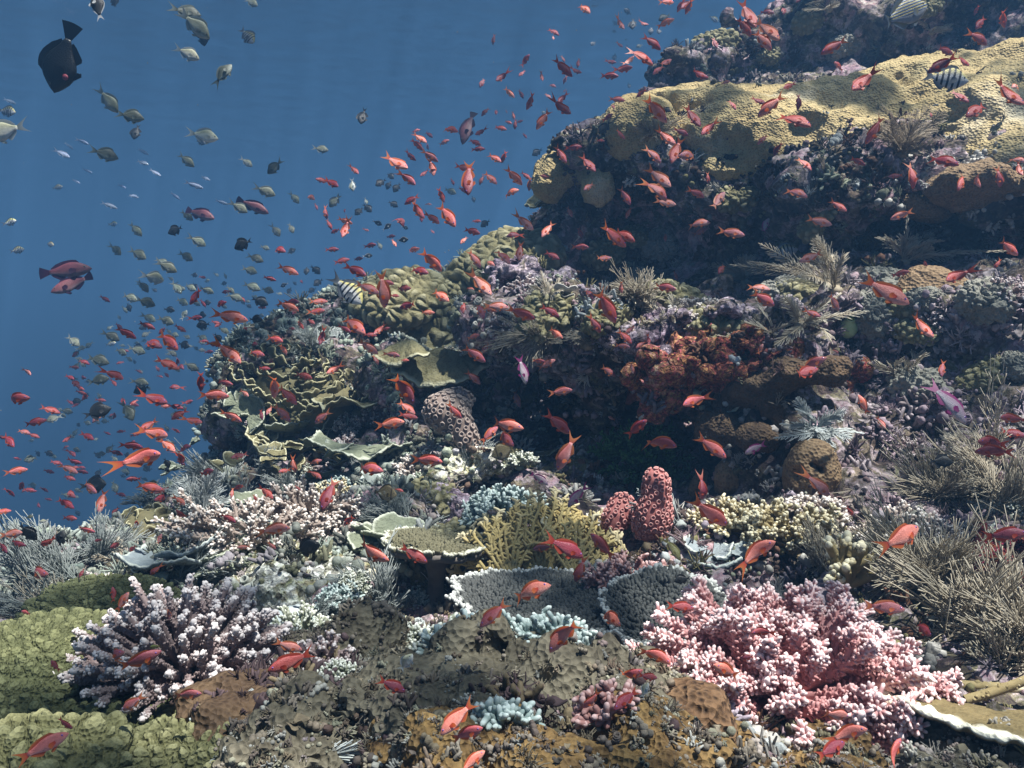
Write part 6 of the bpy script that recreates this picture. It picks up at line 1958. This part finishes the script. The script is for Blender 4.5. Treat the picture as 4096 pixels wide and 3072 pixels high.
def place_fish(kind, nose, tail, rng, far=False):
    if kind == 'a' and math.hypot(nose[0] - tail[0], nose[1] - tail[1]) < 150:
        kind = rng.choice(['a', 'a', 'a', 'a', 'a', 'a', 'a', 'r', 'm'])
    n, t = np.array(nose) / 4.0, np.array(tail) / 4.0          # 1024 px picture
    mid = (n + t) / 2
    L = float(np.linalg.norm(n - t))
    yaw = (rng.uniform(.15, .5) if kind in 'arm' else rng.uniform(.05, .3)) * rng.choice([-1, 1])
    true = LEN[kind] * rng.uniform(.92, 1.1)
    d = true * math.cos(yaw) * FPX / L
    d = max(d, 1.0)
    lim = 30.0
    for q in (n, mid, t):
        v = Vector(unit(W(q[0], q[1], 1.0)))
        hit, loc, *_ = SC.ray_cast(DG, Vector((0, 0, 0)) + v * .3, v)
        if hit:
            lim = min(lim, float(np.dot(np.array(loc), AF)))
    if d > lim - .10:
        d = max(lim - rng.uniform(.06, .16), .5 * lim)
    real = d * L / FPX / math.cos(yaw)
    h2 = (n - t) / L
    F = unit((AX * h2[0] - AY * h2[1]) * math.cos(yaw) + AF * math.sin(yaw))
    u2 = np.array([h2[1], -h2[0]])                              # picture direction at right angles to the heading
    if u2[1] > 0 or (abs(u2[1]) < .25 and rng.uniform() < .3):
        u2 = -u2
    if kind == 'K':
        u2 = np.array([-1.0, -.35])
    U = AX * u2[0] - AY * u2[1]
    U = U + AF * rng.normal() * (.22 if kind in 'armwf' else .10)
    U = unit(U - F * np.dot(U, F))
    Y = np.cross(U, F)
    M = Matrix([list(r_) for r_ in np.stack([F, Y, U], 1) * real]).to_4x4()
    M.translation = Vector(W(mid[0], mid[1], d))
    small = L < (24 if kind in 'arm' else 22)
    bn_ = BENDS[rng.choice(7, p=[.2, .2, .2, .15, .15, .05, .05] if kind in 'armw' else [.4, .3, .3, 0, 0, 0, 0])] if kind != 'K' else 0.0
    o = copy_fish(kind, bn_, small)
    o.matrix_world = M
    ang = math.degrees(math.atan2(-h2[1], h2[0]))
    FISH.append(dict(o=o, kind=kind, x=mid[0], y=mid[1], L=L, ang=ang, far=far, d=d))


rng_f = rg(4242)
for (tx, ty, ts, txt) in TILES:
    for e in txt.replace("\n", ";").split(";"):
        k, v = e[0], [float(q) for q in e[1:].split()]
        place_fish(k, (v[0] / ts + tx, v[1] / ts + ty), (v[2] / ts + tx, v[3] / ts + ty), rng_f)
for k, n_, t_ in far_shoal():
    place_fish(k, n_, t_, rng_f, True)

# red patch by the pectoral fin of the big black fish
for f in FISH:
    if f['kind'] == 'K' and f['L'] > 60:
        mb = MB()
        for sg in (1, -1):
            knob(mb, [(0.23, sg * .066, -.125)], .042, 12, 7, 1.0)
            mb.v[-1][:, 1] = sg * .066 + (mb.v[-1][:, 1] - sg * .066) * .45
        mb.build('red_patch', KINDS['r'].mat, f['o'])

# ---- labels: colour, size, heading and the nearest thing one can find; rank only among what still reads alike
GROUPS = {'a': "orange and red fish swarming over the reef", 'r': "orange and red fish swarming over the reef", 'm': "orange and red fish swarming over the reef",
          'c': "grey green fish in the open water", 'C': "grey green fish in the open water", 'd': "grey green fish in the open water", 'k': "black fish over the reef edge",
          'v': "black fish over the reef edge", 's': "black barred fish", 'f': "slim blue fish far off", 'w': "lilac fish over the reef", 'p': "plum fish in the open water", 'B': "butterflyfish by the cave", 'g': "olive fish"}
WORD = {'a': 'orange', 'r': 'dark red', 'm': 'pink', 'w': 'lilac', 'p': 'plum', 'c': 'grey green', 'C': 'pale', 'd': 'dark green', 'k': 'black', 'v': 'white-tailed black', 'K': 'black', 's': 'barred', 'f': 'slim blue',
        'L': 'striped', 'B': 'netted', 'g': 'olive'}
WATER = [(62, 60, 'big black fish'), (68, 147, 'plum pair'), (160, 215, 'plum fish'), (252, 160, 'open water'), (285, 215, 'pale slim fish'), (330, 100, 'upper water'),
         (235, 45, 'upper water'), (145, 330, 'biggest orange fish'), (40, 430, 'left water edge'), (468, 130, 'purple grey fish'), (210, 285, 'shoal top'), (110, 300, 'shoal'),
         (60, 500, 'lower water'), (570, 45, 'faint ripples'), (420, 170, 'crest water'), (520, 80, 'ripple water'), (690, 20, 'upper rock'), (860, 25, 'lined fish'), (950, 40, 'upper rock corner')]


def heading(a):
    if -22 <= a <= 22:
        return "heading right"
    if a >= 158 or a <= -158:
        return "heading left"
    if -68 < a < -22:
        return "diving right"
    if -158 < a < -112:
        return "diving left"
    if 22 < a < 68:
        return "climbing right"
    if 112 < a < 158:
        return "climbing left"
    return "nose down" if a < 0 else "nose up"


def size_word(f):
    return "large" if f['L'] > 34 else "mid-sized" if f['L'] > 21 else "small" if f['L'] > 13 else "tiny"


def near(f):
    best = None
    for (x, y, nm) in LAND + WATER:
        dd = math.hypot(f['x'] - x, (f['y'] - y) * 1.1)
        if best is None or dd < best[0]:
            best = (dd, x, y, nm)
    dx, dy = f['x'] - best[1], f['y'] - best[2]
    if best[0] < 26:
        rel = "in front of"
    elif abs(dx) > abs(dy) * 1.2:
        rel = "right of" if dx > 0 else "left of"
    else:
        rel = "below" if dy > 0 else "above"
    if 'water' in best[3] or best[3] == 'faint ripples' or best[3] in ('shoal', 'shoal top'):
        rel = {"in front of": "in", "right of": "right in", "left of": "left in", "below": "low in", "above": "high in"}[rel]
    return rel + " the " + best[3]


SPECIAL = [('K', 62, 60, "big round black fish with a red patch, alone at upper left"), ('L', 0, 0, "yellow and blue lined surgeonfish with a crescent tail at the top right"),
           ('a', 145, 331, "biggest orange fish, seen side on against blue water at left"), ('p', 468, 128, "purple grey fish diving steeply above the reef crest"),
           ('p', 105, 270, "upper plum fish of the touching pair in open water"), ('p', 0, 0, "")]
done = set()


def finish(f, lab):
    tag(f['o'], lab, 'fish', GROUPS.get(f['kind']))
    done.add(id(f))


big = max((f for f in FISH if f['kind'] == 'K'), key=lambda f: f['L'])
finish(big, "big round black fish with a red patch, alone at upper left")
finish(next(f for f in FISH if f['kind'] == 'L'), "yellow and blue lined fish with a crescent tail over the top right rock")
pl = sorted((f for f in FISH if f['kind'] == 'p'), key=lambda f: f['x'])
for f, lab in zip(sorted(pl[:2], key=lambda f: f['y']), ("upper dark plum fish of the touching pair in open water", "lower plum fish of the touching pair in open water")):
    finish(f, lab)
for f, lab in zip(pl[2:], ("plum fish overlapping a dark green fish left of centre", "plum fish with a dark tail overlapping a grey green fish", "purple grey fish diving steeply above the reef crest")):
    finish(f, lab)
bf = sorted((f for f in FISH if f['kind'] == 'B'), key=lambda f: f['y'])
finish(bf[0], "tan butterflyfish on the white lumpy crust under two orange fish")
finish(bf[1], "dark netted butterflyfish in the shade left of the olive crust shelf")
finish(max((f for f in FISH if f['kind'] in 'arm' and f['x'] < 200), key=lambda f: f['L']), "biggest orange fish, side on against the blue water at left")
for f in FISH:
    if f['far']:
        tag(f['o'], "faint tiny fish of the crowded shoal beyond the left reef edge", 'fish', "faint far fish beyond the left reef edge")
        done.add(id(f))
    elif f['kind'] == 'f':
        tag(f['o'], "faint slim pale blue fish far off in the upper left water", 'fish', "faint slim blue fish far off")
        done.add(id(f))
ORD = ["", "second ", "third ", "fourth ", "fifth ", "sixth ", "seventh ", "eighth ", "ninth "]
todo = [f for f in FISH if id(f) not in done]
sets = {}
for f in todo:
    sets.setdefault((size_word(f), WORD[f['kind']], heading(f['ang']), near(f)), []).append(f)
for (sw, cw, hd, nr), fs in sets.items():
    if len(fs) == 1:
        finish(fs[0], "%s %s fish %s %s" % (sw, cw, hd, nr))
    elif len(fs) == 2:
        fs.sort(key=lambda f: f['y'])
        if abs(fs[0]['y'] - fs[1]['y']) > 8:
            finish(fs[0], "upper of two %s %s fish %s %s" % (sw, cw, hd, nr))
            finish(fs[1], "lower of two %s %s fish %s %s" % (sw, cw, hd, nr))
        else:
            fs.sort(key=lambda f: f['x'])
            finish(fs[0], "first of two %s %s fish %s %s" % (sw, cw, hd, nr))
            finish(fs[1], "second of two %s %s fish %s %s" % (sw, cw, hd, nr))
    else:
        fs.sort(key=lambda f: f['y'])
        for i, f in enumerate(fs):
            finish(f, "%stopmost %s %s fish %s %s" % (ORD[min(i, 8)], sw, cw, hd, nr))

# ---------------------------------------------------------------- seabed, water surface, water haze
sb = MB()
g = np.linspace(-1, 1, 60)
gx_, gy_ = np.meshgrid(np.sign(g) * np.abs(g) ** 2.2 * 150, np.sign(g) * np.abs(g) ** 2.2 * 150, indexing='ij')
pz = np.stack([gx_.ravel(), gy_.ravel() + 20, 0 * gx_.ravel()], 1)
pz[:, 2] = -26.0 + 0.5 * fbm(pz, 0.08, 3, 5)
sb.add(pz, grid_faces(1, 60, 60, closed=False)[:, ::-1])
tag(sb.build("seabed", M_SAND), kind='structure')

WZ = 5.0


def water_mat():
    m = bpy.data.materials.new("water_surface")
    m.use_nodes = True
    nt = m.node_tree
    nt.nodes.clear()
    out = nd(nt, "ShaderNodeOutputMaterial")
    tc = nd(nt, "ShaderNodeTexCoord")
    # noise painted into the transparency throws light dapples in place of real wave focusing
    wp = nd(nt, "ShaderNodeTexNoise", i_Scale=1.3, i_Detail=2.0)
    nt.links.new(tc.outputs['Object'], wp.inputs['Vector'])
    vm = nd(nt, "ShaderNodeVectorMath", operation='MULTIPLY_ADD')
    vm.inputs[1].default_value = (0.5, 0.5, 0.0)
    nt.links.new(wp.outputs['Color'], vm.inputs[0])
    nt.links.new(tc.outputs['Object'], vm.inputs[2])
    n1 = nd(nt, "ShaderNodeTexNoise", i_Scale=2.6, i_Detail=2.0, i_Roughness=0.55)
    nt.links.new(vm.outputs[0], n1.inputs['Vector'])
    r1 = ramp(nt, [(0.39, (0.10, 0.115, 0.12)), (0.47, (0.60, 0.63, 0.64)), (0.55, (1, 1, 1))])
    nt.links.new(n1.outputs[0], r1.inputs[0])
    tr = nd(nt, "ShaderNodeBsdfTransparent")
    nt.links.new(r1.outputs[0], tr.inputs[0])
    gl = nd(nt, "ShaderNodeBsdfGlossy", i_Roughness=0.12)
    n2 = nd(nt, "ShaderNodeTexNoise", i_Scale=1.2, i_Detail=2.0, i_Roughness=0.5)
    nt.links.new(tc.outputs['Object'], n2.inputs['Vector'])
    bp = nd(nt, "ShaderNodeBump", i_Strength=1.0, i_Distance=0.07)
    nt.links.new(n2.outputs[0], bp.inputs['Height'])
    nt.links.new(bp.outputs[0], gl.inputs['Normal'])
    fr = nd(nt, "ShaderNodeFresnel", i_IOR=1.33)
    nt.links.new(bp.outputs[0], fr.inputs['Normal'])
    mx = nd(nt, "ShaderNodeMixShader")
    nt.links.new(fr.outputs[0], mx.inputs[0])
    nt.links.new(tr.outputs[0], mx.inputs[1])
    nt.links.new(gl.outputs[0], mx.inputs[2])
    nt.links.new(mx.outputs[0], out.inputs[0])
    return m


ws = MB()
k = 160
g = np.linspace(-1, 1, k)
gx_, gy_ = np.meshgrid(np.sign(g) * np.abs(g) ** 1.8 * 140, np.sign(g) * np.abs(g) ** 1.8 * 140, indexing='ij')
pz = np.stack([gx_.ravel(), gy_.ravel() + 8, 0 * gx_.ravel()], 1)
pz[:, 2] = WZ + 0.03 * fbm(pz, 0.5, 2, 15)
ws.add(pz, grid_faces(1, k, k, closed=False)[:, ::-1])
tag(ws.build("water_surface", water_mat()), kind='structure')

hz_m = bpy.data.materials.new("water_haze")
hz_m.use_nodes = True
nt = hz_m.node_tree
nt.nodes.clear()
ho = nd(nt, "ShaderNodeOutputMaterial")
pv = nd(nt, "ShaderNodeVolumePrincipled")
pv.inputs['Color'].default_value = (0.122, 0.315, 0.645, 1)
pv.inputs['Density'].default_value = 0.038
pv.inputs['Anisotropy'].default_value = 0.2
nt.links.new(pv.outputs[0], ho.inputs['Volume'])
hb = MB()
x0, x1, y0, y1, z0, z1 = -160, 160, -140, 180, -29, WZ + 0.6
hb.add([(x, y, z) for x in (x0, x1) for y in (y0, y1) for z in (z0, z1)],
       [(0, 1, 3, 2), (4, 6, 7, 5), (0, 4, 5, 1), (2, 3, 7, 6), (0, 2, 6, 4), (1, 5, 7, 3)])
tag(hb.build("haze", hz_m, smooth=False), kind='stuff')

# specks drifting in the water
rng = rg(77)
n = 480
dd = rng.uniform(1.2, 5.0, n)
pp = np.array([W(a, b, c) for a, b, c in zip(rng.uniform(-150, 1170, n), rng.uniform(-100, 800, n), dd)])
ok = np.array([pick(*(512 + p @ AX / (p @ AF) * FPX, 384 - p @ AY / (p @ AF) * FPX)) for p in pp], dtype=object)
keep_ = [i for i in range(n) if ok[i] is None or ok[i][2] > dd[i] + .05]
mb = MB()
knob(mb, pp[keep_], rng.uniform(.0004, .0011, len(keep_)), 6, 4)
tag(mb.build("drifting_specks", coral_mat("pale_specks", (.3, .3, .29), (.4, .4, .38))), kind='stuff')
